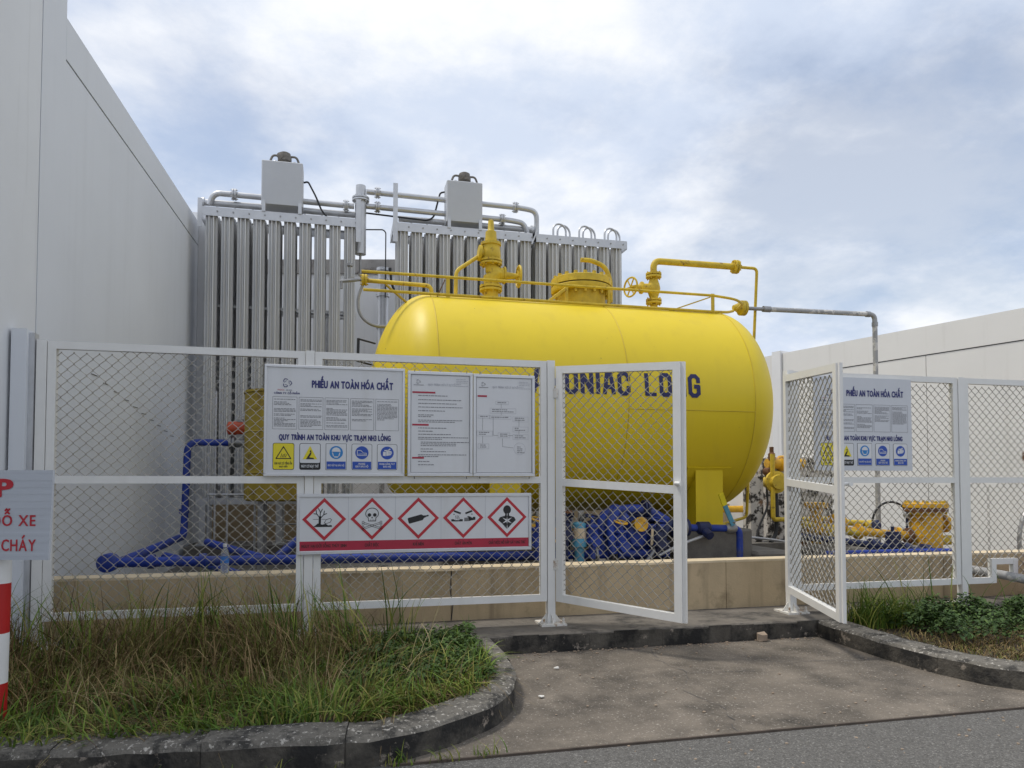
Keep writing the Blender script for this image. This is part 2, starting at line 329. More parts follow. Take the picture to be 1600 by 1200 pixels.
class Print:
    """flat print on a board whose face looks towards -Y; (u, v) are world x and z"""
    def __init__(s, y): s.y = y; s.L = {}; s.g = 0
    def put(s, m, vf, u=0, v=0, lay=1, rot=0, sc_=1.0):
        b = s.L.setdefault((m, lay, s.g), MB()); c, q = math.cos(rot) * sc_, math.sin(rot) * sc_
        y = s.y - 0.0012 * lay
        b.add([(u + p_[0] * c - p_[1] * q, y - (0.00004 * p_[2] if len(p_) > 2 else 0), v + p_[0] * q + p_[1] * c) for p_ in vf[0]], vf[1])
    def poly(s, m, pts, u=0, v=0, lay=1, rot=0, sc_=1.0): s.put(m, (pts, [tuple(range(len(pts)))]), u, v, lay, rot, sc_)
    def rect(s, m, u0, u1, v0, v1, lay=1): s.poly(m, [(u0, v0), (u1, v0), (u1, v1), (u0, v1)], lay=lay)
    def rrect(s, m, u0, u1, v0, v1, r, lay=1):
        pts = []
        for cx, cy, a0 in ((u1 - r, v0 + r, -90), (u1 - r, v1 - r, 0), (u0 + r, v1 - r, 90), (u0 + r, v0 + r, 180)):
            for k in range(5): a = math.radians(a0 + k * 22.5); pts.append((cx + r * math.cos(a), cy + r * math.sin(a)))
        s.poly(m, pts, lay=lay)
    def circ(s, m, u, v, r, lay=1, n=24, ry=None): s.poly(m, [(r * math.cos(2 * PI * k / n), (ry or r) * math.sin(2 * PI * k / n)) for k in range(n)], u, v, lay)
    def line(s, m, pts, w, u=0, v=0, lay=1, rot=0, sc_=1.0): s.put(m, stroke(pts, w), u, v, lay, rot, sc_)
    def box(s, m, u0, u1, v0, v1, w, lay=1): s.line(m, [(u0, v0), (u1, v0), (u1, v1), (u0, v1), (u0, v0)], w, lay=lay)
    def text(s, m, body, u, v, cap, width=None, align='c', off=0.03, lay=2):
        g0 = s.g; s.g = body; s.put(m, text2d(body, cap, off, width=width, align=align), u, v, lay); s.g = g0
    def build(s, parent, names):
        for (m, lay, g), b in s.L.items(): 
            o_ = b.build(names.get((m, lay), names.get(m, 'print')), m, parent, smooth=0)
            if o_.name.split('.')[0] in ('body_text', 'faint_print', 'data_sheet_print'): o_['kind'] = 'stuff'

# ------------------------------------------------------------------ ground, road, kerbs
struct(MB().box(-400, 400, -400, 600, -0.3, -0.004).build('road', 'asphalt', smooth=0))
def sheet(nx, ny, x0, x1, y0, y1, z, amp=0.0, sk=0.12):
    xs = np.linspace(x0, x1, nx); ys = np.linspace(y0, y1, ny); b = MB()
    ph = RNG.uniform(0, 6, 8)
    def h(x, y): return z + amp * (math.sin(1.7 * x + ph[0]) * math.sin(2.1 * y + ph[1]) + 0.6 * math.sin(4.1 * x + ph[2] + y) * math.sin(3.7 * y + ph[3]))
    vs = [(x, y, h(x, y)) for y in ys for x in xs]
    fs = [(j * nx + i, j * nx + i + 1, (j + 1) * nx + i + 1, (j + 1) * nx + i) for j in range(ny - 1) for i in range(nx - 1)]
    n = len(vs); ring = [i for i in range(nx)] + [j * nx + nx - 1 for j in range(1, ny)] + [(ny - 1) * nx + i for i in range(nx - 2, -1, -1)] + [j * nx for j in range(ny - 2, 0, -1)]
    vs += [(vs[i][0], vs[i][1], vs[i][2] - sk) for i in ring]; m = len(ring)
    fs += [(ring[k], n + k, n + (k + 1) % m, ring[(k + 1) % m]) for k in range(m)]
    return b.add(vs, fs)
struct(sheet(30, 16, 0.2, 5.2, -2.37, -0.30, 0.003, 0.0015, 0.05).build('driveway_apron', 'apron'))
pl = MB(); pl.cbox(-2.25, 8.6, -0.37, 0.36, -0.02, 0.15, 0.012); struct(pl.build('fence_plinth', 'plinth', smooth=0))
pf = MB()
for k in range(14):
    x0 = 1.12 + k * 0.212; pf.box(x0, x0 + 0.2115, -0.3745 - 0.002 * (k % 3), -0.3695, 0.004, 0.128 + 0.006 * ((k * 7) % 4))
pfo = pf.build('mouldy_face', 'kerbface', bpy.data.objects['fence_plinth'], smooth=0)
def bed(poly):
    b = MB(); c = (sum(p[0] for p in poly) / len(poly), sum(p[1] for p in poly) / len(poly)); n = len(poly); vs = []; fs = []
    for k in range(9):
        t = 1 - k / 9
        vs += [(c[0] + (x - c[0]) * t, c[1] + (y - c[1]) * t, 0.115 + 0.03 * (1 - t) + random.uniform(-0.008, 0.008)) for x, y in poly]
    for k in range(8): fs += [(k * n + i, k * n + (i + 1) % n, k * n + n + (i + 1) % n, k * n + n + i) for i in range(n)]
    fs.append(tuple(8 * n + i for i in range(n))); vs += [(x, y, 0.0) for x, y in poly]; fs += [(9 * n + i, 9 * n + (i + 1) % n, (i + 1) % n, i) for i in range(n)]
    return struct(b.add(vs, fs).build('planting_bed', 'soil'))
def dens_poly(p):
    q = []
    for (a, b), (c, d) in zip(p, p[1:] + p[:1]):
        m = max(1, int(math.hypot(c - a, d - b) / 0.15)); q += [(a + (c - a) * i / m, b + (d - b) * i / m) for i in range(m)]
    return q
bed(dens_poly([(-3.2, -1.9), (-1.5, -2.07), (-0.6, -2.14), (0.1, -2.2), (0.32, -2.15), (0.56, -2.0), (0.76, -1.82), (0.88, -1.6), (0.95, -1.38), (1.0, -1.1), (1.0, -0.36), (-3.2, -0.36)]))
bed(dens_poly([(4.2, -0.36), (4.2, -1.25), (4.25, -1.55), (4.35, -1.85), (4.55, -2.08), (4.8, -2.18), (9, -2.2), (9, -0.36)]))
struct(MB().box(-2.3, 10.5, 0.5, 12.0, -0.05, 0.2).build('yard_floor', 'yard', smooth=0))

es = MB(); es.box(0.25, 5.0, -2.385, -2.372, -0.01, 0.008); struct(es.build('edge_strip', 'strip', smooth=0))
def kerb(name, path, w=0.24, z1=0.15, cuts=7, side=1):
    root = bpy.data.objects.new(name, None); COL.objects.link(root); root['kind'] = 'structure'; ORG[root.name] = {'org': (0, 0, 0)}
    P = [Vector((x, y, 0)) for x, y in path]; S = [0]
    for a, b in zip(P[:-1], P[1:]): S.append(S[-1] + (b - a).length)
    def at(s):
        s = min(max(s, 0), S[-1])
        for i in range(len(P) - 1):
            if s <= S[i + 1] + 1e-9:
                t = (s - S[i]) / (S[i + 1] - S[i]); return P[i].lerp(P[i + 1], t)
    def frame(s):
        p = at(s); d = (at(s + 0.06) - at(s - 0.06)).normalized(); return p, Vector((-d.y, d.x, 0)) * side
    L = S[-1] / cuts
    for c in range(cuts):
        s0, s1 = c * L + 0.0015, (c + 1) * L - 0.0015; b = MB(); vs = []; n = 7
        dz = random.uniform(-0.008, 0.006); dy = random.uniform(-0.008, 0.008)
        for k in range(n):
            p, nn = frame(s0 + (s1 - s0) * k / (n - 1)); j = lambda a: random.uniform(-a, a)
            prof = [(0.004, -0.03), (0.0, 0.06), (0.0 + j(0.004), z1 - 0.03 + j(0.005)), (0.022 + j(0.008), z1 + dz - 0.004 + j(0.004)), (w * 0.5, z1 + dz + 0.004 + j(0.004)), (w - 0.02 + j(0.008), z1 + dz + j(0.004)), (w, z1 - 0.03), (w, -0.03)]
            for o, z in prof: q = p + nn * (o + dy); vs.append((q.x, q.y, z))
        m = 8; fs = [tuple(range(m - 1, -1, -1)), tuple((n - 1) * m + i for i in range(m))]
        for k in range(n - 1):
            for i in range(m - 1): fs.append((k * m + i, k * m + i + 1, k * m + m + i + 1, k * m + m + i))
        o = b.add(vs, fs).build('kerb_stone', 'kerb', root, smooth=30)
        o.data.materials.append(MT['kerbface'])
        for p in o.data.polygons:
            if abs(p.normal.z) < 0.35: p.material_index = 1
    return root
def arc(cx, cy, r, a0, a1, n): return [(cx + r * math.cos(math.radians(a)), cy + r * math.sin(math.radians(a))) for a in np.linspace(a0, a1, n)]
lk = [(-3.2, -2.06), (-1.5, -2.23), (-0.6, -2.305), (0.0, -2.365), (0.16, -2.38)] + [(0.36, -2.325), (0.6, -2.19), (0.86, -1.97), (1.02, -1.72), (1.11, -1.42), (1.16, -1.1), (1.17, -0.75), (1.165, -0.385)]
kerb('kerb', lk, cuts=9, side=1)
rk = [(4.06, -0.385), (4.05, -0.8), (4.05, -1.25), (4.09, -1.6), (4.2, -1.95), (4.42, -2.2), (4.75, -2.33), (5.3, -2.36), (7.5, -2.36)]
kerb('kerb', rk, cuts=8, side=1)

# litter
def scrap(name, m, cx, cy, z, r, h, label, cat):
    b = MB(); n = 7; pts = [(cx + r * random.uniform(0.6, 1.1) * math.cos(2 * PI * k / n), cy + r * 0.7 * random.uniform(0.6, 1.1) * math.sin(2 * PI * k / n)) for k in range(n)]
    b.prism(pts, z, z + h); b.v = [(x, y, q + (random.uniform(-0.3, 0.6) * h if q > z else 0)) for x, y, q in b.v]
    return tag(b.build(name, m, smooth=0), label, cat)
scrap('paper_scrap', 'paper', 1.53, -0.9, 0.012, 0.022, 0.01, 'crumpled white scrap on the apron near the plinth', 'litter')
scrap('paper_scrap', 'paper', 1.24, -1.52, 0.012, 0.03, 0.004, 'flat white scrap on the apron beside the curved kerb', 'litter')
scrap('stone', 'stone', 3.5, -0.42, 0.01, 0.06, 0.05, 'brown stone chip lying against the black plinth face', 'stone')

gr = MB()
for k in range(420):
    gx, gy = random.uniform(0.6, 5.2), random.uniform(-3.4, -0.4)
    if random.random() < 0.45: gx, gy = random.uniform(1.2, 4.0), -0.38 - abs(random.gauss(0, 0.06))
    if (gx < 1.2 and gy > -2.45) or (gx > 4.0 and gy > -2.4): continue
    r_ = random.uniform(0.003, 0.011); n_ = 5; a0 = random.random() * 6; z_ = 0.006 if gy > -2.37 else -0.004
    gr.prism([(gx + r_ * random.uniform(0.6, 1.2) * math.cos(a0 + 2 * PI * q / n_), gy + r_ * random.uniform(0.5, 1.1) * math.sin(a0 + 2 * PI * q / n_)) for q in range(n_)], z_, z_ + r_ * random.uniform(0.3, 0.9))
go = tag(gr.build('grit', 'stone', smooth=0), 'small grit and leaf crumbs scattered over the apron and road', 'grit'); go['kind'] = 'stuff'
ap = bpy.data.objects['driveway_apron']
for pth in ([(2.1, -2.36), (2.25, -2.0), (2.18, -1.6), (2.4, -1.2), (2.35, -0.8), (2.5, -0.39)], [(2.4, -1.2), (2.9, -1.28), (3.4, -1.1), (4.03, -1.22)]):
    q = []
    for (a_, b_), (c_, d_) in zip(pth[:-1], pth[1:]):
        for t_ in range(6): u_ = t_ / 6; q.append((a_ + (c_ - a_) * u_ + random.uniform(-0.018, 0.018), b_ + (d_ - b_) * u_ + random.uniform(-0.012, 0.012), 0.0075))
    vs_ = []; 
    for (x_, y_, z_) in q: w_ = random.uniform(0.0008, 0.003); vs_ += [(x_ - w_, y_ - w_, z_), (x_ + w_, y_ + w_, z_)]
    MB().add(vs_, [(2 * i_, 2 * i_ + 1, 2 * i_ + 3, 2 * i_ + 2) for i_ in range(len(q) - 1)]).build('crack', 'groove', ap, smooth=0)
# ------------------------------------------------------------------ buildings and walls
def rot_build(b, ang, o): 
    c, s = math.cos(ang), math.sin(ang); b.v = [(o[0] + x * c - y * s, o[1] + x * s + y * c, z) for x, y, z in b.v]; return b
# left building: long side wall, its face runs from (-2.288, .79) to (-2.12, 5.67)
LB = thing('side_building', 'tall grey building with a smooth windowless side wall left of the fence', 'building', (-2.3, 0.6, 0))
la = -math.atan2(-2.12 + 2.288, 5.67 - 0.79)
def lw(b): return rot_build(b, la, (-2.288, 0.79))
lw(MB().box(-6, 0, -0.444, 4.9, 0, 4.925)).build('wall_panel', 'wallgrey', LB, smooth=0)
lw(MB().box(-6, 0.0, 0.0, 4.9, 4.945, 5.3)).build('coping_panel', 'wallgrey', LB, smooth=0)
lw(MB().box(-5.9, -0.018, 0.01, 4.88, 4.9, 4.96)).build('joint', 'groove', LB, smooth=0)
lw(MB().box(-6, 0.0, -0.444, -0.002, 4.925, 6.3)).build('end_pier', 'wallgrey', LB, smooth=0)
lw(MB().box(-6, -0.003, -9, -0.452, 0, 6.3)).build('wall_panel', 'wallgrey2', LB, smooth=0)
lw(MB().box(-5.9, -0.012, -0.47, -0.43, 0, 6.29)).build('joint', 'groove', LB, smooth=0)
lw(MB().box(-0.1, 0.17, 4.905, 5.2, 0, 5.45)).build('corner_pilaster', 'backwall', LB, smooth=0)
MB().box(-2.30, -2.20, -0.09, 0.03, 0.15, 2.46).build('steel_channel', 'wallgrey', LB, smooth=0)
MB().box(-2.199, -2.165, -0.05, 0.03, 0.15, 2.44).build('steel_channel', 'galv', LB, smooth=0)
for i in range(10):
    lw(MB().box(-0.002, 0.006, 0.7 + i * 0.31, 0.86 + i * 0.31, 2.36 - 0.09 * i * 0.5, 2.366 - 0.09 * i * 0.5)).build('cable_clip', 'groove', LB, smooth=0)

BB = thing('rear_building', 'pale grey clad building with brown roof flashing behind the finned towers', 'building', (-0.5, 7.5, 0))
ba = math.radians(-13.5)
def bw(b): return rot_build(b, ba, (-2.3, 7.9))
for i in range(4):
    bw(MB().box(0.85 * i, 0.85 * i + 0.843, 0, 3, 0, 5.12)).build('cladding_panel', 'backwall', BB, smooth=0)
bw(MB().box(-0.02, 3.42, -0.05, 3, 5.12, 5.37)).build('roof_flashing', 'flash', BB, smooth=0)
bw(MB().box(2.1, 2.13, -0.02, 0, 2.6, 4.4)).build('conduit', 'steel', BB, smooth=0); bw(MB().box(1.3, 2.098, -0.02, 0, 4.37, 4.4)).build('conduit', 'steel', BB, smooth=0)
sp = MB(); sp.tube([(0.7, 6.6, 2.6), (0.7, 6.6, 5.05)], 0.09, 12)
for z in (4.0, 4.55, 4.8, 5.0): sp.lathe((0.7, 6.6, z), (0, 0, 1), [(0, 0.115), (0.05, 0.115)], 12)
SPo = thing('standpipe', 'thin grey standpipe with clamp bands in front of the rear building', 'pipe', (0.7, 6.6, 0.2))
sp.build('pipe', 'galv', SPo); MB().tube([(0.7, 6.6, 0.2), (0.7, 6.6, 2.6)], 0.05, 8).build('foot', 'steel', SPo)
MB().tube([(0.82, 6.55, 5.05), (0.84, 6.5, 4.75), (0.95, 6.5, 4.55), (1.02, 6.5, 4.45)], 0.022, 6, fil=0.1).build('black_cable', 'black', SPo)

# right boundary wall, running from (9.725, 2.485) to (8.48, 6.8) and on both ways
RW = thing('boundary_wall', 'long white panelled boundary wall on the right behind the fence', 'wall', (9.7, 2.5, 0))
ra = math.atan2(6.797 - 2.485, 8.481 - 9.725)
def rw(b): return rot_build(b, ra, (9.725, 2.485))
for k in range(4):
    rw(MB().box(-7.0 + k * 2.82, -7.0 + k * 2.82 + 2.81, -0.2, 0, 0, 3.42)).build('wall_panel', 'wallwhite', RW, smooth=0)
rw(MB().box(-7, 4.3, -0.2, -0.004, 3.4, 3.45)).build('joint', 'groove', RW, smooth=0)
rw(MB().box(-7, 4.3, -0.2, 0.012, 3.435, 3.9)).build('coping_panel', 'wallwhite', RW, smooth=0)
rw(MB().box(4.31, 4.52, -0.2, 0.06, 0, 3.95)).build('end_post', 'backwall', RW, smooth=0)
rw(MB().box(4.53, 9, -0.2, 0.0, 0, 3.9)).build('wall_panel', 'wallwhite', RW, smooth=0)
rw(MB().box(3.2, 6.2, 0.0, 0.08, 1.72, 1.8)).build('ledge', 'wallwhite', RW, smooth=0)
rw(MB().box(-0.75, 0.05, 0.001, 0.05, 1.66, 1.78)).build('rusty_bracket', 'rust', RW, smooth=0)

# bund wall round the yard
BW = thing('bund_wall', 'low tan plastered bund wall with a cream top around the tank yard', 'wall', (3, 0.43, 0.15))
xs_ = [-2.2, 0.95, 3.6, 6.1, 9.9]
for a, b in zip(xs_[:-1], xs_[1:]):
    MB().box(a + 0.003, b - 0.003, 0.33, 0.53, 0.1, 0.588).build('wall_section', 'tan', BW, smooth=0)
for a, b in zip(xs_[:-1], xs_[1:]):
    cp = MB(); n = max(4, int((b - a) / 0.2)); vs = []
    for i in range(n + 1):
        x = a + 0.001 + (b - a - 0.002) * i / n; e = random.uniform(-0.004, 0.004)
        vs += [(x, 0.326 + e, 0.584 + e), (x, 0.328, 0.604 + e), (x, 0.535, 0.606), (x, 0.535, 0.584)]
    fs = [(0, 1, 2, 3), (n * 4 + 3, n * 4 + 2, n * 4 + 1, n * 4)] + [(i * 4 + j, i * 4 + 4 + j, i * 4 + 4 + (j + 1) % 4, i * 4 + (j + 1) % 4) for i in range(n) for j in range(4)]
    cp.add(vs, fs).build('top_screed', 'cream', BW, smooth=0)
MB().box(4.5, 9.6, 8.0, 8.2, 0.1, 0.88).build('rear_section', 'tan', BW, smooth=0)
MB().box(-2.05, 4.49, 6.0, 6.2, 0.1, 1.12).build('rear_section', 'tan', BW, smooth=0)
cr = MB(); cr.tube([(0.95, 0.327, 0.15), (0.965, 0.327, 0.28), (0.94, 0.327, 0.42), (0.955, 0.327, 0.58)], 0.004, 4); cr.build('crack', 'groove', BW)

# ------------------------------------------------------------------ ammonia tank
TX0, TX1, TY, TZ, TR = 0.30, 4.92, 2.1, 2.22, 1.2
T = thing('ammonia_tank', 'large yellow horizontal tank with blue lettering lying on saddles behind the fence', 'tank', (2.8, TY, 0.75))
HD = 0.62
sh = MB(); sh.lathe((TX0 + HD, TY, TZ), (1, 0, 0), [((TX1 - TX0 - 2 * HD) * i / 6, TR) for i in range(7)], 96, cap=False); sh.build('shell', 'yellow', T)
for sx, xb in ((-1, TX0 + HD), (1, TX1 - HD)):
    prof = [(HD * math.sin(a), TR * math.cos(a)) for a in np.linspace(0, PI / 2 * 0.995, 18)]
    MB().lathe((xb, TY, TZ), (sx, 0, 0), prof, 96).build('dished_head', 'yellow', T)
for x in (TX0 + HD, 2.86, TX1 - HD): MB().torus((x, TY, TZ), (1, 0, 0), TR + 0.0005, 0.006, 96, 6).build('weld_seam', 'seam', T)
ls = MB(); yy = lambda z: TY - math.sqrt(TR ** 2 - (z - TZ) ** 2)
ls.tube([(2.86, yy(2.1) - 0.001, 2.1), (TX1 - HD, yy(2.1) - 0.001, 2.1)], 0.005, 5); ls.build('weld_seam', 'seam', T)
# lettering, wrapped on the shell
BLK = {'A': [[(0, 0), (0.32, 1), (0.68, 1), (1, 0)], [(0.16, 0.3), (0.84, 0.3)]], 'M': [[(0, 0), (0, 1), (0.5, 0.35), (1, 1), (1, 0)]], 'O': [[(0.3, 0), (0, 0.14), (0, 0.86), (0.3, 1), (0.7, 1), (1, 0.86), (1, 0.14), (0.7, 0), (0.3, 0)]],
       'N': [[(0, 0), (0, 1), (1, 0), (1, 1)]], 'I': [[(0.5, 0), (0.5, 1)]], 'C': [[(1, 0.68), (1, 0.86), (0.7, 1), (0.3, 1), (0, 0.86), (0, 0.14), (0.3, 0), (0.7, 0), (1, 0.14), (1, 0.32)]], 'L': [[(0, 1), (0, 0), (1, 0)]],
       'G': [[(1, 0.7), (1, 0.86), (0.7, 1), (0.3, 1), (0, 0.86), (0, 0.14), (0.3, 0), (0.7, 0), (1, 0.12), (1, 0.46), (0.6, 0.46)]]}
lx = 1.835
for chn in 'AMONIAC LONG':
    if chn == ' ': lx += 0.135; continue
    wd = 0.155 if chn == 'M' else 0.05 if chn == 'I' else 0.138; lt = MB(); st_ = 0.043; lay_ = 0
    for path in BLK[chn]:
        for a_, b_ in zip(path[:-1], path[1:]):
            q = [(lx + st_ / 2 + px * (wd - st_), 2.252 + py * 0.208) for px, py in (a_, b_)]; n_ = 4; lay_ += 1
            vv, ff = [], []
            for t_ in range(n_):
                g_, h_ = [(q[0][0] + (q[1][0] - q[0][0]) * u_, q[0][1] + (q[1][1] - q[0][1]) * u_) for u_ in (t_ / n_, (t_ + 1) / n_)]
                v2, f2 = stroke([g_, h_], st_ if abs(a_[0] - b_[0]) < 0.9 or abs(a_[1] - b_[1]) > 0.3 else st_ * 0.85); o_ = len(vv); vv += v2; ff += [tuple(k_ + o_ for k_ in f_) for f_ in f2]
            lt.add([(px, TY - math.sqrt((TR + 0.003 + 0.0003 * lay_ + 0.00005 * (k_ // 4)) ** 2 - (pz - TZ) ** 2), pz) for k_, (px, pz) in enumerate(vv)], ff)
    lt.build('letter', 'navy', T, smooth=0); lx += wd + 0.024
# saddles
for x in (1.62, 3.88):
    s = MB(); n = 14; zb = 0.9; pts = []
    for i in range(n + 1):
        a = math.radians(218 + (322 - 218) * i / n); pts.append((TY + (TR + 0.005) * math.cos(a), TZ + (TR + 0.005) * math.sin(a)))
    poly = [(TY - 0.93, zb)] + pts + [(TY + 0.93, zb)]; m = len(poly)
    vs = [(x - 0.14, a, b) for a, b in poly] + [(x + 0.14, a, b) for a, b in poly]
    s.add(vs, [tuple(range(m)), tuple(range(2 * m - 1, m - 1, -1))] + [(i, m + i, m + (i + 1) % m, (i + 1) % m) for i in range(m)])
    so = s.build('saddle', 'yellow', T, smooth=20)
    w = MB(); w.box(x - 0.16, x + 0.16, TY - 0.96, TY - 0.944, 0.9, 1.5).box(x - 0.2, x + 0.2, TY - 1.0, TY + 1.0, 0.86, 0.898); w.build('face_plate', 'yellow', so, smooth=0)
    pd = MB(); 
    for a0 in range(216, 324, 6):
        p = [(TY + (TR + dd) * math.cos(math.radians(a)), TZ + (TR + dd) * math.sin(math.radians(a))) for dd in (0.001, 0.014) for a in (a0, a0 + 6)]
        vs = [(xx, a, b) for xx in (x - 0.26, x + 0.26) for a, b in p]
        pd.add(vs, [(2, 3, 7, 6), (0, 2, 6, 4), (1, 5, 7, 3), (0, 1, 3, 2), (4, 6, 7, 5)])
    pd.build('wear_pad', 'yellow', so, smooth=20)
    MB().cbox(x - 0.4, x + 0.4, TY - 1.15, TY + 1.1, 0.2, 0.855, 0.02).build('concrete_pier', 'yard', so, smooth=0)
# bracket on left head
lb = MB()
for z in (2.84, 2.60): lb.bar((0.36, 1.9, z - 0.0), (0.17, 1.85, z + 0.035), 0.03, 0.012)
lb.bar((0.18, 1.85, 2.88), (0.175, 1.85, 2.63), 0.03, 0.012); lb.build('nameplate_bracket', 'black', T, smooth=0)
# relief valve
rv = MB(); x = 1.67
rv.lathe((x, TY, 3.38), (0, 0, 1), [(0, 0.085), (0.16, 0.085)], 20); rvo = rv.build('relief_valve', 'yellow_old', T)
MB().flange((x, TY, 3.57), (0, 0, 1), 0.13, 0.025).build('flange', 'yellow_old', rvo)
b = MB(); b.tube([(x, TY, 3.6), (x, TY, 3.68), (x + 0.06, TY, 3.74), (x + 0.01, TY, 3.8), (x, TY, 3.86)], [0.08, 0.095, 0.105, 0.08, 0.07], 16); b.lathe((x + 0.04, TY, 3.735), (1, 0, 0), [(0, 0.085), (0.1, 0.085), (0.105, 0.1), (0.125, 0.1), (0.13, 0.045), (0.27, 0.03)], 16); b.build('body', 'yellow_old', rvo)
MB().flange((x, TY, 3.875), (0, 0, 1), 0.13, 0.022).build('flange', 'yellow_old', rvo)
MB().lathe((x, TY, 3.9), (0, 0, 1), [(0, 0.095), (0.04, 0.115), (0.1, 0.11), (0.165, 0.1), (0.17, 0.118), (0.2, 0.118), (0.205, 0.07), (0.33, 0.062), (0.335, 0.05), (0.35, 0.038), (0.46, 0.032), (0.47, 0.015)], 20).build('bonnet', 'yellow_old', rvo)
MB().lathe((x - 0.07, TY, 3.97), (-1, 0, 0.1), [(0, 0.065), (0.04, 0.065), (0.045, 0.09), (0.08, 0.09)], 16).build('outlet', 'yellow_old', rvo)
hw = MB(); hw.torus((x + 0.33, TY, 3.735), (1, 0, 0), 0.12, 0.014, 20, 6); hw.cyl((x + 0.22, TY, 3.735), (x + 0.36, TY, 3.735), 0.018, 8)
for k in range(3): a = k * PI / 3; hw.bar((x + 0.33, TY + 0.12 * math.cos(a), 3.735 + 0.12 * math.sin(a)), (x + 0.33, TY - 0.12 * math.cos(a), 3.735 - 0.12 * math.sin(a)), 0.016, 0.01)
hw.build('handwheel', 'yellow_old', rvo)
MB().tube([(x - 0.14, TY, 3.94), (x - 0.42, TY - 0.1, 3.72), (x - 0.43, TY - 0.12, 3.34)], 0.022, 8, fil=0.06).build('drain_pipe', 'yellow_old', rvo)
# manway
mx_, my_ = 2.76, TY
mw = MB(); mw.lathe((mx_, my_, 3.33), (0, 0, 1), [(0, 0.285), (0.25, 0.285)], 36); mwo = mw.build('manway', 'yellow_old', T)
MB().lathe((mx_, my_, 3.575), (0, 0, 1), [(0, 0.35), (0.008, 0.355), (0.06, 0.355), (0.066, 0.35)], 36).build('neck_flange', 'yellow_old', mwo)
MB().lathe((mx_, my_, 3.655), (0, 0, 1), [(0, 0.355), (0.075, 0.355), (0.082, 0.345)], 36).build('cover', 'yellow_old', mwo)
MB().lathe((mx_, my_, 3.64), (0, 0, 1), [(0, 0.335), (0.02, 0.335)], 36).build('gasket', 'black', mwo)
bm = MB(); bm.lathe((0, 0, -0.04), (0, 0, 1), [(0, 0.018), (0.03, 0.018)], 6); bm.lathe((0, 0, -0.01), (0, 0, 1), [(0, 0.012), (0.19, 0.012)], 6); bm.lathe((0, 0, 0.165), (0, 0, 1), [(0, 0.024), (0.035, 0.024)], 6); bme = bm.mesh('bolt', 'yellow_old')
for k in range(18): a = 2 * PI * k / 18; inst(bme, 'bolt', (mx_ + 0.315 * math.cos(a), my_ + 0.315 * math.sin(a), 3.57), mwo)
MB().tube([(mx_ + 0.37, my_, 3.5), (mx_ + 0.37, my_, 3.78), (mx_ + 0.3, my_, 3.93), (mx_ + 0.12, my_, 3.99), (mx_, my_, 3.985)], 0.028, 10, fil=0.12).build('davit_arm', 'yellow_old', mwo)
for a_, b_ in (((-0.27, -0.28, 3.3), (-0.27, -0.28, 3.6)), ((-0.27, -0.28, 3.56), (-0.62, -0.38, 3.28)), ((0.24, -0.28, 3.3), (0.24, -0.28, 3.6))): MB().bar((mx_ + a_[0], TY + a_[1], a_[2]), (mx_ + b_[0], TY + b_[1], b_[2]), 0.03, 0.03).build('brace', 'yellow_old', mwo, smooth=0)
# vapour nozzle with valve and pipe bridge
x = 3.69
vn = MB(); vn.lathe((x, TY, 3.36), (0, 0, 1), [(0, 0.045), (0.14, 0.045)], 16); vno = vn.build('nozzle_valve', 'yellow_old', T)
for z_ in (3.54, 3.86): MB().flange((x, TY, z_), (0, 0, 1), 0.095, 0.022).build('flange', 'yellow_old', vno)
v = MB(); v.lathe((x, TY, 3.57), (0, 0, 1), [(0, 0.045), (0.08, 0.07), (0.13, 0.08), (0.18, 0.07), (0.26, 0.045)], 16); v.lathe((x, TY, 3.7), (-1, 0, 0), [(0.05, 0.055), (0.14, 0.055), (0.15, 0.075), (0.17, 0.075), (0.18, 0.05), (0.2, 0.04), (0.3, 0.02)], 14); v.build('body', 'yellow_old', vno)
h2 = MB(); h2.torus((x - 0.3, TY, 3.7), (1, 0.35, 0), 0.115, 0.012, 20, 6)
for k in range(3):
    a = k * PI / 3; e = Vector((-0.33 * math.cos(a), 0.94 * math.cos(a), math.sin(a))) * 0.115; c = Vector((x - 0.3, TY, 3.7)); h2.bar(c + e, c - e, 0.014, 0.01)
h2.build('handwheel', 'yellow_old', vno)
br = MB(); br.tube([(x, TY, 3.86), (x, TY, 4.04), (4.78, TY, 4.045)], 0.04, 14, fil=0.12); br.build('vapour_pipe', 'yellow_old', vno)
MB().flange((4.8, TY, 4.045), (1, 0, 0), 0.085, 0.022).build('flange', 'yellow_old', vno)
MB().tube([(4.8, TY, 4.045), (5.1, TY, 4.045), (5.1, TY + 0.3, 0.9), (4.7, TY + 0.3, 0.8)], 0.019, 10, fil=0.06).build('down_pipe', 'yellow_old', vno)
# hand rails along the front shoulder
RY = 1.6
zs = lambda y: TZ + math.sqrt(TR ** 2 - (y - TY) ** 2)
for z in (3.53, 3.34):
    MB().tube([(0.2 + (3.53 - z) * 0.1, RY, z), (4.2, RY, z - 0.01)], 0.016, 8).build('hand_rail', 'yellow_old', T)
rl = MB(); rl.tube([(4.2, RY, 3.52), (4.5, RY + 0.02, 3.5), (4.72, RY + 0.2, 3.5), (4.8, TY, 3.5)], 0.016, 8, fil=0.1); rl.tube([(4.2, RY, 3.33), (4.45, RY + 0.1, 3.36), (4.7, RY + 0.4, 3.46)], 0.016, 8, fil=0.1); rl.build('rail_return', 'yellow_old', T)
for xp in (1.1, 4.2):
    MB().bar((xp, RY, zs(RY) - 0.02), (xp, RY, 3.54), 0.04, 0.01).build('rail_post', 'yellow_old', T, smooth=0)
MB().bar((0.98, RY + 0.02, 3.3), (1.07, RY + 0.02, 3.5), 0.03, 0.01).build('rail_stay', 'rust', T, smooth=0)
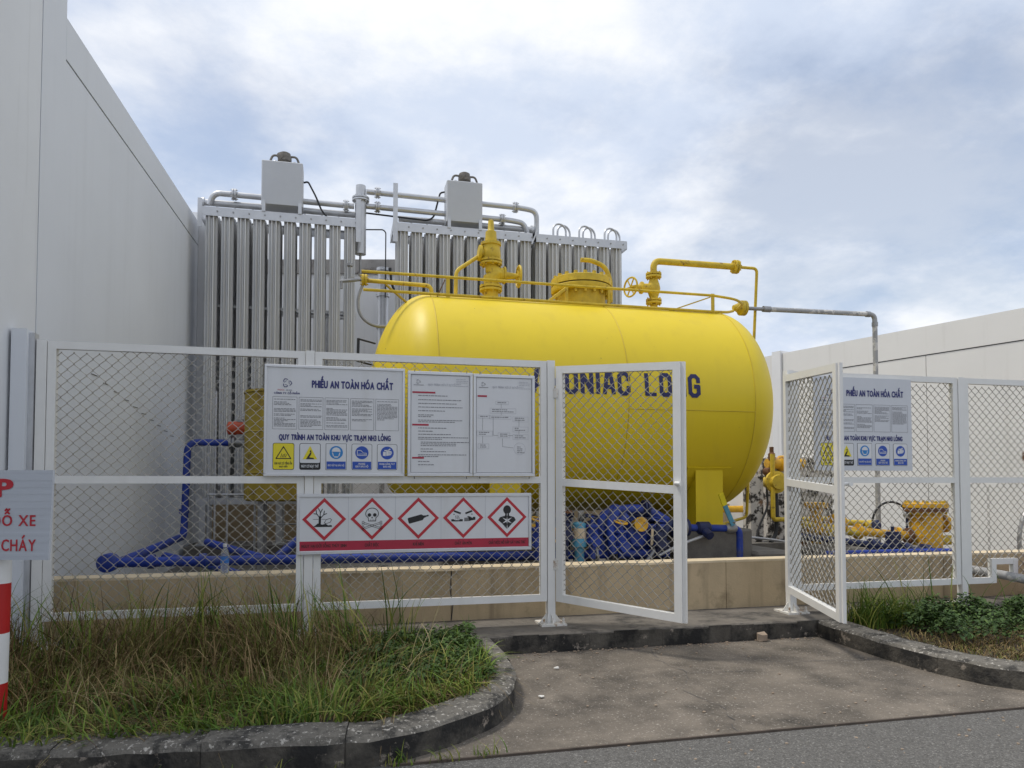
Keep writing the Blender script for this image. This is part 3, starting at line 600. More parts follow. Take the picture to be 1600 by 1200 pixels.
MB().bar((3.66, RY + 0.01, zs(RY)), (4.17, RY + 0.01, 3.5), 0.03, 0.012).build('rail_stay', 'yellow_old', T, smooth=0)
MB().bar((0.46, RY + 0.2, 3.46), (0.78, RY + 0.2, 3.2), 0.06, 0.012).build('rail_stay', 'yellow_old', T, smooth=0)
lq = MB(); lq.tube([(0.27, 2.3, 3.63), (0.98, 2.1, 3.56), (1.0, 2.1, 3.36)], 0.024, 10, fil=0.06); lq.lathe((1.0, 2.1, 3.36), (0, 0, 1), [(0, 0.05), (0.04, 0.05), (0.05, 0.035), (0.1, 0.035)], 12); lqo = lq.build('level_pipe', 'yellow_old', T)
g = MB(); g.flange((0.25, 2.3, 3.635), (1, 0.0, 0), 0.065, 0.02); g.build('flange', 'yellow_old', lqo)
g = MB(); g.tube([(0.22, 2.3, 3.635), (0.1, 2.3, 3.62), (-0.02, 2.3, 3.6)], [0.014, 0.022, 0.014], 8); g.cyl((0.09, 2.3, 3.62), (0.09, 2.3, 3.78), 0.014, 8); g.lathe((0.09, 2.3, 3.78), (0, 0, 1), [(0, 0.035), (0.03, 0.035)], 8); g.cyl((0.0, 2.3, 3.61), (0.0, 2.3, 3.52), 0.016, 8); g.build('needle_valve', 'steel', lqo)
hs = [(0.24, 2.32, 3.6), (0.18, 2.32, 3.44), (0.19, 2.32, 3.24), (0.34, 2.34, 3.12), (0.55, 2.4, 3.14), (0.62, 2.4, 3.14)]
MB().tube(hs, 0.017, 8, fil=0.12).build('braided_hose', 'steel', lqo)
# conservation/vent pipe, peeling grey, from the end flange to the right
VP = thing('vent_pipe', 'peeling grey pipe running right from the tank end and turning down', 'pipe', (6.8, 2.1, 0.2))
MB().lathe((4.86, TY, 3.53), (1, 0, 0), [(-0.1, 0.03), (-0.03, 0.06), (0, 0.095), (0.03, 0.095)], 16).lathe((4.895, TY, 3.53), (1, 0, 0), [(0, 0.095), (0.03, 0.095)], 16).build('tank_flange', 'yellow_old', T)
MB().tube([(4.9, TY, 3.53), (5.25, TY, 3.535)], 0.024, 12).build('spool', 'steel', VP)
MB().tube([(5.2, TY, 3.535), (6.83, TY, 3.555), (6.83, TY, 0.2)], 0.031, 14, fil=0.08).build('pipe', 'greypipe', VP)
for c_, d_, l_ in (((5.18, TY, 3.535), (1, 0, 0), 0.1), ((6.7, TY, 3.553), (1, 0, 0), 0.05), ((6.83, TY, 3.4), (0, 0, 1), 0.05)): MB().lathe(c_, d_, [(0, 0.039), (l_, 0.039)], 12).build('coupling', 'steel', VP)

# ------------------------------------------------------------------ ambient vaporizers
def star(r, n=8, hub=0.026, t=0.006):
    pts = []
    for k in range(n):
        a = 2 * PI * k / n + PI / 8; c, s = math.cos(a), math.sin(a)
        for rr, w in ((hub, -t), (r, -t * 0.7), (r, t * 0.7), (hub, t)): pts.append((c * rr - s * w, s * rr + c * w))
    return pts
tubeme = MB().prism(star(0.086, 8, 0.034, 0.009), 0, 4.12).mesh('fin_tube', 'alu', 0)
hookm = MB().torus((0, 0, 0), (1, 0, 0), 0.1, 0.015, 18, 6)
def vaporizer(x0, n, label, sp=0.2165, y0=5.09, rows=3, dy=0.21):
    x1 = x0 + sp * n
    v = thing('finned_vaporizer', label, 'vaporizer', ((x0 + x1) / 2, y0 + dy, 0.45), 'aluminium finned vaporizers')
    for j in range(rows):
        for i in range(n): inst(tubeme, 'fin_tube', (x0 + sp * (i + 0.5), y0 + dy * j, 1.13), v, random.uniform(-0.06, 0.06))
    ye = y0 + dy * (rows - 1)
    for yb, s in ((y0 - 0.09, 1), (ye + 0.09, -1)):
        MB().box(x0 - 0.04, x1 + 0.04, min(yb, yb + 0.008 * s), max(yb, yb + 0.008 * s), 5.175, 5.305).box(x0 - 0.04, x1 + 0.04, min(yb + 0.009 * s, yb + 0.06 * s), max(yb + 0.009 * s, yb + 0.06 * s), 5.29, 5.298).build('top_beam', 'galv', v, smooth=0)
    for xe in (x0 - 0.043, x1 + 0.043): MB().box(xe - 0.004, xe + 0.004, y0 - 0.09, ye + 0.09, 5.17, 5.3).build('end_beam', 'galv', v, smooth=0)
    bo = MB(); 
    for i in range(n): bo.lathe((x0 + sp * (i + 0.9), y0 - 0.088, 5.245), (0, -1, 0), [(0, 0.012), (0.014, 0.012)], 6)
    bo.build('bolt_row', 'steel', v)['kind'] = 'stuff'
    for z in (3.9, 2.8, 1.9):
        s = MB()
        for j in range(rows): s.box(x0, x1, y0 + dy * j + 0.1 - 0.006, y0 + dy * j + 0.1 + 0.006, z, z + 0.035)
        s.build('spacer_strip', 'alu', v, smooth=0)
    for yb in (y0 - 0.08, ye + 0.02): MB().box(x0 - 0.03, x1 + 0.03, yb, yb + 0.06, 1.03, 1.125).build('base_beam', 'galv', v, smooth=0)
    for xl in (x0 + 0.05, (x0 + x1) / 2, x1 - 0.05):
        for yb in (y0 - 0.08, ye + 0.02): MB().box(xl - 0.04, xl + 0.04, yb, yb + 0.058, 0.47, 1.029).box(xl - 0.08, xl + 0.08, yb - 0.04, yb + 0.1, 0.45, 0.469).build('leg', 'galv', v, smooth=0)
    MB().box(x0 - 0.15, x1 + 0.12, y0 - 0.28, ye + 0.25, 0.15, 0.45).build('concrete_pad', 'yard', v, smooth=0)
    return v, x1, ye
v1, v1x, vye = vaporizer(-1.94, 10, 'leftmost finned aluminium vaporizer, tall and ten tubes wide')
v2, v2x, _ = vaporizer(0.80, 10, 'middle finned aluminium vaporizer behind the relief valve on the tank')
v3, v3x, _ = vaporizer(3.0, 7, 'right finned aluminium vaporizer with bent tube loops on its top')
for (v, xa, xb) in ((v1, -2.0, 0.22), (v2, 0.86, 3.0)):
    MB().tube([(xa, 5.3, 5.47), (xb, 5.3, 5.47)], 0.048, 14).build('header_pipe', 'galv', v)
    for xx in np.arange(xa + 0.2, xb - 0.1, 0.25): MB().cyl((xx, 5.3, 5.28), (xx, 5.3, 5.44), 0.012, 6).build('riser', 'galv', v)
MB().lathe((-2.03, 5.3, 5.47), (1, 0, 0), [(0, 0.06), (0.03, 0.07), (0.06, 0.07)], 16).build('end_cap', 'galv', v1)
MB().lathe((3.0, 5.3, 5.47), (1, 0, 0), [(0, 0.07), (0.05, 0.07)], 16).build('end_cap', 'galv', v2)
MB().bar((-1.98, 5.0, 5.42), (-1.98, 5.0, 5.0), 0.06, 0.012).build('end_bracket', 'galv', v1, smooth=0)
MB().bar((0.24, 4.99, 5.6), (0.24, 4.99, 4.95), 0.07, 0.012).build('end_bracket', 'galv', v1, smooth=0)
MB().bar((0.79, 4.99, 5.9), (0.79, 4.99, 5.0), 0.07, 0.012).build('end_bracket', 'galv', v2, smooth=0)
hk = MB().tube([(0, 0, 0)] + [(0, 0.12 - 0.12 * math.cos(a), 0.14 + 0.12 * math.sin(a)) for a in np.linspace(0, PI, 10)] + [(0, 0.24, 0)], 0.017, 8).mesh('tube_loop', 'galv')
for k in range(3):
    for j, o in ((0, 0.0), (1, 0.12)):
        ob = inst(hk, 'tube_loop', (3.32 + 0.44 * k + o, 5.08 + 0.16 * j, 5.3), v3, -PI / 2 + 0.25); ob.scale = (1, 1, 1.05 if j else 0.9)
MB().bar((3.03, 4.975, 5.37), (2.93, 4.975, 5.12), 0.05, 0.02).build('end_bracket', 'galv', v3, smooth=0)
MB().tube([(3.0, 5.35, 5.36), (3.12, 5.35, 5.52)], 0.05, 12).build('header_stub', 'galv', v3)

def fan_box(x0, x1, z0, z1, parent_label):
    o = thing('control_box', parent_label, 'control box', ((x0 + x1) / 2, 5.15, z0), 'grey boxes on the vaporizers')
    MB().cbox(x0, x1, 5.0, 5.32, z0, z1, 0.012).build('casing', 'boxgrey', o, smooth=0)
    for xx in (x0 + 0.01, x1 - 0.06): MB().box(xx, xx + 0.05, 4.985, 4.998, z0 - 0.12, z0 + 0.04).build('bracket', 'galv', o, smooth=0)
    c = ((x0 + x1) / 2 + 0.02, 5.16)
    m = MB(); m.lathe((c[0], c[1], z1), (0, 0, 1), [(0, 0.07), (0.05, 0.075), (0.06, 0.1), (0.12, 0.1), (0.15, 0.088), (0.18, 0.085), (0.2, 0.05)], 18); m.lathe((c[0] - 0.04, c[1], z1 + 0.11), (-0.2, -1, 0), [(0, 0.05), (0.1, 0.05), (0.11, 0.02)], 12); m.build('motor_head', 'motor', o)
    for s, n in ((-1, 0.24), (1, 0.24)):
        MB().tube([(c[0] + s * 0.07, c[1], z1 + 0.14), (c[0] + s * n * 0.7, c[1], z1 + 0.15), (c[0] + s * n * 0.85, c[1], z1 + 0.06), (c[0] + s * n * 0.9, c[1], z1 - 0.01)], 0.017, 8, fil=0.07).build('conduit', 'motor', o)
        MB().tube([(c[0] + s * 0.08, c[1] + 0.05, z1 + 0.06), (c[0] + s * n * 0.6, c[1] + 0.06, z1 + 0.1), (c[0] + s * n * 1.05, c[1] + 0.06, z1 - 0.01)], 0.01, 6, fil=0.06).build('loose_wire', 'galv', o)
    return o
cb1 = fan_box(-1.15, -0.57, 5.42, 6.07, 'grey sheet metal box with motor head above the leftmost vaporizer')
cb2 = fan_box(1.58, 2.14, 5.40, 6.04, 'grey sheet metal box with motor head above the middle vaporizer')
MB().tube([(-0.56, 5.2, 5.86), (-0.5, 5.15, 5.86), (-0.38, 5.1, 5.62), (-0.3, 5.1, 5.42), (-0.22, 5.1, 5.33)], 0.014, 8, fil=0.08).build('cable', 'black', cb1)
MB().tube([(1.57, 5.2, 5.92), (1.5, 5.2, 5.9), (1.4, 5.2, 5.5), (1.3, 5.2, 5.44), (0.3, 5.2, 5.48)], 0.014, 8, fil=0.07).build('cable', 'black', cb2)

# steel pipe bridge between the vaporizers
GP = thing('steel_pipework', 'galvanised pipes with bolted flanges running over the vaporizers', 'pipework', (0.3, 5.2, 5.3))
def gp(pts, r=0.042, fil=0.14): MB().tube(pts, r, 14, fil=fil).build('pipe', 'galv', GP)
gp([(-1.9, 5.25, 5.42), (-1.82, 5.2, 5.585), (0.18, 5.2, 5.565)], fil=0.16)
gp([(0.36, 5.2, 5.585), (2.62, 5.2, 5.56), (2.86, 5.22, 5.54), (2.93, 5.25, 5.4)], fil=0.2)
gp([(0.36, 5.2, 5.81), (2.85, 5.2, 5.775), (3.08, 5.22, 5.75), (3.1, 5.3, 5.3)], fil=0.26)
for (xx, z) in ((-1.545, 5.585), (0.06, 5.567), (0.53, 5.808), (0.53, 5.583), (2.72, 5.777), (2.5, 5.562)):
    MB().flange((xx, 5.2, z), (1, 0, 0), 0.085, 0.022).build('flange', 'galv', GP)
MB().lathe((0.277, 5.2, 4.82), (0, 0, 1), [(0, 0.03), (0.01, 0.085), (0.84, 0.085)], 20).lathe((0.277, 5.2, 5.7), (0, 0, 1), [(0, 0.075), (0.19, 0.075), (0.2, 0.05)], 20).flange((0.277, 5.2, 5.68), (0, 0, 1), 0.13, 0.024).build('separator_pot', 'galv', GP)
MB().tube([(0.277, 5.2, 4.83), (0.277, 5.2, 4.5), (0.2, 2.4, 3.72)], 0.018, 8, fil=0.05).build('drain_line', 'steel', GP)
MB().tube([(0.36, 5.2, 5.22), (0.62, 5.2, 5.24), (0.66, 5.2, 5.2), (0.66, 5.25, 4.2)], 0.01, 6, fil=0.03).build('sense_line', 'black', GP)

# ------------------------------------------------------------------ second yellow vessel, blue pipework, left of the tank
YB = thing('yellow_day_tank', 'yellow steel vessel coloured as in shade, partly hidden behind the large safety board', 'tank', (-0.7, 3.4, 0.45))
MB().lathe((-0.68, 3.5, 1.12), (0, 0, 1), [(0, 0.44), (0.02, 0.47), (1.31, 0.47), (1.33, 0.45)], 40).build('shell', 'yellow_shaded', YB)
for z in (1.45, 1.95): MB().lathe((-0.68, 3.5, z), (0, 0, 1), [(0, 0.472), (0.012, 0.48), (0.024, 0.472)], 40).build('hoop', 'yellow_shaded', YB)
MB().lathe((-0.68, 3.5, 2.44), (0, 0, 1), [(0, 0.485), (0.03, 0.485)], 40).build('lid', 'yellow_shaded', YB)
for a in (45, 135, 225, 315): MB().box(-0.68 + 0.35 * math.cos(math.radians(a)) - 0.03, -0.68 + 0.35 * math.cos(math.radians(a)) + 0.03, 3.5 + 0.35 * math.sin(math.radians(a)) - 0.03, 3.5 + 0.35 * math.sin(math.radians(a)) + 0.03, 0.2, 1.12).build('leg', 'steel', YB, smooth=0)

BP = thing('blue_pipework', 'blue pipe rising by the left wall and running low along the bund', 'pipework', (-1.9, 0.95, 0.2))
def bp(pts, r=0.044, fil=0.1, nm='pipe'): return MB().tube(pts, r, 14, fil=fil).build(nm, 'blue', BP)
bp([(-1.35, 4.0, 1.86), (-1.9, 4.0, 1.86), (-1.93, 4.0, 0.66), (-1.84, 1.05, 0.66)], fil=0.14)
bp([(-1.92, 0.95, 0.66), (0.6, 0.95, 0.64), (3.3, 0.95, 0.62)])
MB().lathe((-1.93, 0.95, 0.66), (0, 1, 0), [(-0.09, 0.04), (-0.07, 0.08), (0.05, 0.08), (0.09, 0.05)], 20).build('elbow_cap', 'blue', BP)
for c_, d_ in (((-1.62, 0.951, 0.66), (1, 0, 0)), ((-1.2, 0.951, 0.66), (1, 0, 0)), ((-1.93, 4.0, 0.95), (0, 0, 1))): MB().lathe(c_, d_, [(0, 0.062), (0.055, 0.062)], 16).build('pipe_sleeve', 'blue', BP)
bp([(-1.35, 2.2, 0.72), (-0.8, 1.6, 0.62), (-0.5, 1.3, 0.6)], 0.04); bp([(-1.7, 1.9, 0.62), (-1.2, 1.5, 0.55), (-0.9, 1.2, 0.5)], 0.035); bp([(0.0, 2.6, 0.8), (-0.4, 2.3, 0.76), (-0.6, 1.6, 0.6)], 0.045)
for xx in (-1.0, 0.4, 1.7): MB().box(xx - 0.04, xx + 0.04, 0.9, 1.0, 0.2, 0.575).build('pipe_support', 'steel', BP, smooth=0)
MB().lathe((-1.4, 4.0, 1.86), (1, 0, 0), [(0, 0.09), (0.03, 0.09)], 16).lathe((-1.36, 4.0, 1.86), (1, 0, 0), [(0, 0.09), (0.03, 0.09)], 16).lathe((-1.15, 4.0, 1.86), (1, 0, 0), [(0, 0.09), (0.03, 0.09)], 16).lathe((-1.33, 4.0, 1.86), (1, 0, 0), [(0, 0.06), (0.2, 0.06)], 16).build('valve_body', 'steel', BP)
bp([(-1.13, 4.0, 1.86), (-0.98, 4.0, 1.86), (-0.98, 4.3, 1.5), (-0.98, 4.9, 1.3)], fil=0.1)

AV = thing('actuated_valve', 'orange-red valve actuator on the blue pipe left of the safety board', 'valve', (-1.27, 4.0, 1.9))
MB().lathe((-1.43, 4.0, 2.05), (1, 0, 0), [(0, 0.05), (0.02, 0.085), (0.12, 0.09), (0.2, 0.09), (0.3, 0.085), (0.32, 0.05)], 18).build('cylinder', 'orange', AV)
MB().box(-1.31, -1.22, 3.96, 4.04, 1.9, 1.97).box(-1.3, -1.23, 3.955, 4.045, 2.13, 2.17).build('bracket', 'steel', AV, smooth=0)
JB = thing('junction_box', 'small dull steel junction box on a thin pole left of the safety board', 'junction box', (-1.1, 3.95, 0.2))
MB().cbox(-1.22, -1.0, 3.9, 4.0, 2.24, 2.42, 0.01).build('casing', 'steel', JB, smooth=0)
MB().tube([(-1.07, 3.95, 0.2), (-1.07, 3.95, 2.24)], 0.014, 8).build('pole', 'galv', JB)
MB().box(-1.24, -0.98, 3.93, 3.99, 2.2, 2.238).build('bracket', 'galv', JB, smooth=0)
TB = thing('small_bore_tubing', 'thin steel tubes in front of the leftmost vaporizer base', 'pipework', (-1.4, 4.6, 0.45))
for xx, z1 in ((-1.74, 1.75), (-1.66, 2.6), (-1.5, 1.4)): MB().tube([(xx, 4.6, 0.47), (xx, 4.6, z1)], 0.013, 6).build('tube', 'galv', TB)
MB().tube([(-1.75, 4.6, 1.18), (-0.85, 4.6, 1.17)], 0.018, 8).build('tube', 'galv', TB)
MB().tube([(-1.1, 4.2, 0.78), (0.2, 4.2, 0.8)], 0.012, 6).build('tube', 'galv', TB)
MB().lathe((-1.6, 4.6, 1.18), (1, 0, 0), [(-0.02, 0.05), (0.02, 0.05)], 10).cyl((-1.6, 4.6, 1.18), (-1.6, 4.55, 1.3), 0.012, 6).build('hand_valve', 'steel', TB)

# bottle on the bund
WB = thing('water_bottle', 'clear plastic water bottle with blue label standing on the bund wall', 'bottle', (-0.915, 0.42, 0.606))
MB().lathe((-0.915, 0.42, 0.607), (0, 0, 1), [(0, 0.028), (0.01, 0.033), (0.07, 0.031), (0.08, 0.033), (0.15, 0.033), (0.18, 0.028), (0.205, 0.013), (0.215, 0.013)], 20).build('body', 'plastic', WB)
MB().lathe((-0.915, 0.42, 0.69), (0, 0, 1), [(0, 0.0335), (0.055, 0.0335)], 20, cap=False).build('label_band', 'label', WB)
MB().lathe((-0.915, 0.42, 0.822), (0, 0, 1), [(0, 0.016), (0.022, 0.016), (0.024, 0.014)], 14).build('cap', 'polewhite', WB)

# ------------------------------------------------------------------ pump skid under the tank
PU = thing('transfer_pump', 'blue transfer pump with big round casing behind the open left gate leaf', 'pump', (2.9, 1.0, 0.2))
MB().lathe((2.95, 1.12, 0.78), (0, -1, 0), [(0, 0.2), (0.02, 0.23), (0.1, 0.23), (0.12, 0.2), (0.125, 0.15), (0.18, 0.13), (0.22, 0.08)], 36).build('casing', 'blue', PU)
MB().lathe((2.95, 1.13, 0.78), (0, 1, 0), [(0, 0.13), (0.1, 0.15), (0.6, 0.15), (0.65, 0.1)], 28).build('motor', 'bluedark', PU)
for k in range(10):
    a = 2 * PI * k / 10; MB().lathe((2.95 + 0.2 * math.cos(a), 1.02, 0.78 + 0.2 * math.sin(a)), (0, -1, 0), [(0, 0.022), (0.03, 0.022)], 6).build('bolt', 'bluedark', PU)
MB().lathe((2.95, 0.92, 0.92), (0, -1, 0.1), [(-0.1, 0.05), (0.03, 0.055), (0.06, 0.075), (0.1, 0.075)], 16).build('yellow_cap', 'yellow_orange', PU)
for k_, pts_ in enumerate(([(2.48, 1.2, 0.5), (2.52, 1.15, 0.85), (2.75, 1.0, 1.07), (3.05, 0.95, 1.08), (3.3, 0.98, 0.95)], [(2.66, 0.95, 0.62), (2.68, 0.95, 0.9), (2.85, 0.95, 1.0)], [(3.2, 0.9, 0.6), (3.22, 0.9, 0.82), (3.35, 0.95, 0.95)], [(2.2, 1.3, 0.62), (2.5, 1.25, 0.9), (2.9, 1.3, 0.98), (3.3, 1.3, 0.95)], [(2.35, 1.05, 0.45), (2.36, 1.05, 0.74), (2.6, 1.0, 0.78)], [(3.0, 0.82, 0.55), (3.12, 0.82, 0.7), (3.14, 0.85, 0.9)])):
    MB().tube(pts_, (0.05, 0.06, 0.04, 0.045, 0.05, 0.025)[k_], 12, fil=0.15).build('bent_pipe', ('blue', 'blue', 'bluedark', 'bluedark', 'blue', 'steel')[k_], PU)
for c_, d_, r_ in (((2.52, 1.14, 0.8), (0.1, 0, 1), 0.1), ((2.68, 0.95, 0.82), (0, 0, 1), 0.11), ((3.05, 0.95, 1.08), (1, 0, 0), 0.09), ((3.21, 0.9, 0.72), (0, 0, 1), 0.08)): MB().flange(c_, d_, r_, 0.02).build('flange', 'bluedark', PU)
MB().box(2.6, 3.3, 0.8, 1.7, 0.2, 0.42).build('base_frame', 'bluedark', PU, smooth=0)
MB().tube([(2.6, 0.98, 0.66), (2.6, 1.0, 0.98), (2.78, 1.05, 1.06)], 0.075, 14, fil=0.12).build('suction_pipe', 'blue', PU)
MB().tube([(2.65, 0.82, 0.64), (2.62, 0.86, 0.95), (2.74, 0.9, 1.1)], 0.05, 10, fil=0.12).build('bypass_pipe', 'blue', PU)
MB().flange((2.6, 1.0, 0.86), (0, 0, 1), 0.12, 0.025).build('flange', 'blue', PU)
for x_ in (2.48, 2.68): MB().flange((x_, 0.945, 0.622), (1, 0, 0), 0.095, 0.02).build('steel_flange', 'steel', PU)
MB().tube([(3.05, 0.8, 0.72), (3.05, 0.78, 0.88)], 0.014, 8).build('gauge_stub', 'cream', PU)

for k_, (x_, z_, m_, w_) in enumerate(((1.86, 0.78, 'blue', 'yellow_orange'), (2.14, 0.86, 'bluedark', 'rust'), (2.42, 0.8, 'blue', 'bluedark'), (2.72, 0.74, 'blue', 'yellow_orange'), (3.12, 0.76, 'bluedark', 'blue'))):
    gv = thing('globe_valve', ['blue globe valve nearest the gate hinge post, low behind the mesh', 'dark globe valve with rusty wheel next to the pale blue filter', 'blue globe valve right of the pale blue filter pot', 'blue globe valve with yellow wheel in front of the pump', 'dark globe valve at the right end of the pump row'][k_], 'valve', (x_, 0.8, 0.62), 'globe valves on the manifold')
    MB().lathe((x_, 0.8, 0.6), (0, 0, 1), [(0, 0.03), (z_ - 0.66, 0.035), (z_ - 0.65, 0.07), (z_ - 0.63, 0.07), (z_ - 0.62, 0.045), (z_ - 0.56, 0.06), (z_ - 0.5, 0.045), (z_ - 0.49, 0.065), (z_ - 0.47, 0.065), (z_ - 0.46, 0.02), (z_ - 0.38, 0.015)], 14).build('body', m_, gv)
    MB().torus((x_, 0.8, z_ + 0.215), (0.15, -0.25, 1), 0.065, 0.009, 16, 6).bar((x_ - 0.062, 0.8, z_ + 0.222), (x_ + 0.062, 0.8, z_ + 0.205), 0.012, 0.008).build('handwheel', w_, gv)
    MB().lathe((x_, 0.74, z_ - 0.02), (0, -1, 0), [(0, 0.03), (0.03, 0.03), (0.032, 0.055), (0.055, 0.055)], 12).build('side_port', m_, gv)
SF = thing('sight_filter', 'pale blue upright filter pot behind the open left gate leaf', 'filter', (2.3, 0.85, 0.2))
MB().lathe((2.3, 0.85, 0.2), (0, 0, 1), [(0, 0.05), (0.5, 0.05), (0.52, 0.08), (0.58, 0.08), (0.6, 0.07), (0.74, 0.07), (0.76, 0.045)], 18).build('pot', 'lightblue', SF)
MB().lathe((2.3, 0.85, 0.8), (0, 0, 1), [(0, 0.072), (0.1, 0.072)], 18, cap=False).build('band', 'cream', SF)
MV = thing('manifold_valve', 'rusty yellow valve on the blue manifold beside the gate hinge', 'valve', (1.95, 0.9, 0.6))
MB().lathe((1.98, 0.92, 0.84), (0, -1, 0), [(-0.08, 0.05), (0, 0.09), (0.05, 0.09), (0.06, 0.04), (0.14, 0.035)], 16).build('body', 'yellow_orange', MV)
MB().torus((1.98, 0.78, 0.84), (0, 1, 0), 0.08, 0.012, 18, 6).build('handwheel', 'yellow_orange', MV)
MB().tube([(1.98, 0.95, 0.62), (1.98, 0.95, 0.86), (1.75, 1.0, 0.95), (1.6, 1.05, 0.93)], 0.035, 10, fil=0.07).build('elbow', 'yellow_orange', MV)
for xx, yv, zz, rr in ((2.12, 1.0, 0.75, 0.08), (2.02, 1.1, 0.68, 0.09), (2.45, 1.15, 0.74, 0.09), (1.55, 1.05, 0.93, 0.05)):
    MB().lathe((xx, yv, zz), (0.3, -1, 0), [(-0.08, rr * 0.7), (-0.02, rr), (0.06, rr), (0.08, rr * 0.6)], 16).build('flange_end', random.choice(['blue', 'yellow_orange', 'bluedark']), MV)
for i in range(5):
    xx = 1.98 + 0.14 * i; MB().tube([(xx, 1.55, 0.5), (xx, 1.5, 0.95 + 0.04 * (i % 2)), (xx + 0.06, 1.48, 1.0)], 0.028, 8, fil=0.04).build('riser', 'bluedark' if i % 2 else 'steel', MV)
MB().tube([(2.0, 1.3, 0.95), (2.06, 1.28, 1.02), (2.14, 1.28, 1.0), (2.17, 1.28, 0.92)], 0.01, 6, fil=0.03).build('loose_hose', 'steel', MV)

# discharge line with lever valve
DL = thing('discharge_line', 'blue discharge pipe with flanges and a lever valve in front of the tank saddle', 'pipework', (3.7, 0.95, 0.2))
MB().tube([(2.95, 0.95, 0.88), (3.35, 0.95, 0.88)], 0.045, 12).build('pipe', 'blue', DL)
MB().lathe((3.33, 0.95, 0.88), (1, 0, 0), [(0, 0.07), (0.01, 0.095), (0.05, 0.095), (0.055, 0.07), (0.08, 0.07), (0.085, 0.09), (0.11, 0.09), (0.115, 0.07), (0.15, 0.07), (0.155, 0.09), (0.19, 0.09), (0.2, 0.05)], 20).build('check_valve', 'bluedark', DL)
for x_ in (3.4, 3.47): MB().lathe((x_, 0.95, 0.88), (1, 0, 0), [(0, 0.0975), (0.012, 0.0975)], 20).build('steel_ring', 'steel', DL)
MB().tube([(3.5, 0.95, 0.88), (4.12, 0.95, 0.86), (4.12, 0.95, 0.2)], 0.036, 12, fil=0.07).build('pipe', 'blue', DL)
MB().lathe((3.62, 0.95, 0.875), (1, 0, 0), [(0, 0.04), (0.02, 0.065), (0.14, 0.065), (0.16, 0.04)], 14).lathe((3.7, 0.92, 0.84), (0.2, -1, -0.5), [(0, 0.05), (0.1, 0.045)], 10).build('strainer', 'bluedark', DL)
MB().lathe((3.96, 0.95, 0.865), (1, 0, 0), [(0, 0.04), (0.02, 0.055), (0.1, 0.055), (0.12, 0.04)], 8).lathe((4.02, 0.95, 0.87), (0, -0.6, 1), [(0, 0.03), (0.09, 0.03)], 8).build('valve_body', 'steel', DL)
lv = MB().bar((4.02, 0.90, 0.9), (3.9, 0.86, 1.11), 0.05, 0.016, (0, 1, 0)).build('lever', 'lightblue', DL, smooth=0)
MB().bar((3.9, 0.86, 1.11), (3.845, 0.845, 1.235), 0.055, 0.02, (0, 1, 0)).build('lever_grip', 'p_yellow', lv, smooth=0)
HO = thing('slack_hose', 'thin grey hose lying across the concrete beside the saddle', 'hose', (4, 1.3, 0.5))
MB().tube([(3.1, 0.75, 0.62), (3.4, 0.85, 0.72), (3.7, 0.9, 0.8), (3.85, 1.0, 0.8)], 0.016, 8, fil=0.1).build('near_run', 'galv', HO)
MB().tube([(4.6, 2.2, 0.62), (5.0, 2.3, 0.66), (5.5, 2.3, 0.6), (6.0, 2.4, 0.5)], 0.016, 8, fil=0.15).build('far_run', 'galv', HO)
for i, (a, b_, c, d, e) in enumerate(((3.3, 4.2, 0.78, 1.4, 0.5), (4.26, 4.7, 0.85, 1.6, 0.62))):
    o = MB().cbox(a, b_, c, d, 0.2, e, 0.03).build('concrete_block', 'yard', smooth=0)
    tag(o, ['low concrete block under the blue discharge pipe', 'taller concrete block right of the blue down pipe'][i], 'concrete block')

# compressor set behind the gate opening
CP = thing('loading_panel', 'grimy white loading panel with yellow valve and pipes right of the tank', 'machine', (6.4, 3.5, 0.2))
MB().cbox(6.1, 7.2, 3.45, 3.9, 0.5, 1.72, 0.02).build('cabinet', 'grimy', CP, smooth=0)
for (a, b_, c, d) in ((6.16, 6.32, 1.15, 1.5), (6.36, 6.5, 1.0, 1.2), (6.55, 6.9, 0.75, 1.3), (6.14, 6.28, 0.7, 0.95)): MB().box(a, b_, 3.425, 3.448, c, d).build('access_plate', 'grimy', CP, smooth=0)
MB().box(5.66, 5.86, 3.2, 3.4, 0.2, 1.42).build('white_post', 'grimy', CP, smooth=0)
MB().tube([(5.98, 3.15, 1.75), (5.96, 3.12, 0.82), (7.0, 3.15, 0.82)], 0.032, 10, fil=0.05).build('yellow_pipe', 'yellow_old', CP)
MB().lathe((6.05, 3.3, 1.35), (-0.1, -1, 0), [(-0.1, 0.09), (0.1, 0.11), (0.12, 0.16), (0.17, 0.16), (0.18, 0.11), (0.24, 0.1)], 18).build('yellow_valve', 'yellow_old', CP)
MB().lathe((6.05, 3.4, 1.62), (1, 0, 0), [(0, 0.07), (0.2, 0.08), (0.22, 0.12), (0.3, 0.12), (0.32, 0.08), (0.6, 0.08)], 14).build('rusty_elbow', 'yellow_orange', CP)
MB().lathe((6.1, 3.35, 1.66), (0, 0, 1), [(0, 0.05), (0.1, 0.05), (0.12, 0.03), (0.2, 0.03)], 10).lathe((6.0, 3.35, 1.5), (0.2, -1, 0), [(0, 0.06), (0.1, 0.06)], 10).build('rusty_fitting', 'rust', CP)
MB().tube([(6.0, 3.35, 1.45), (5.9, 3.15, 1.0), (5.72, 3.1, 0.72), (5.64, 3.05, 0.55)], 0.015, 6, fil=0.1).build('black_hose', 'black', CP)
MB().tube([(6.12, 3.3, 1.3), (6.08, 3.2, 0.9), (6.02, 3.15, 0.6), (5.9, 3.1, 0.5)], 0.03, 8, fil=0.1).build('black_hose', 'black', CP)
MB().tube([(6.12, 2.7, 0.2), (6.12, 2.75, 0.82)], 0.035, 10).build('blue_leg', 'bluedark', CP)
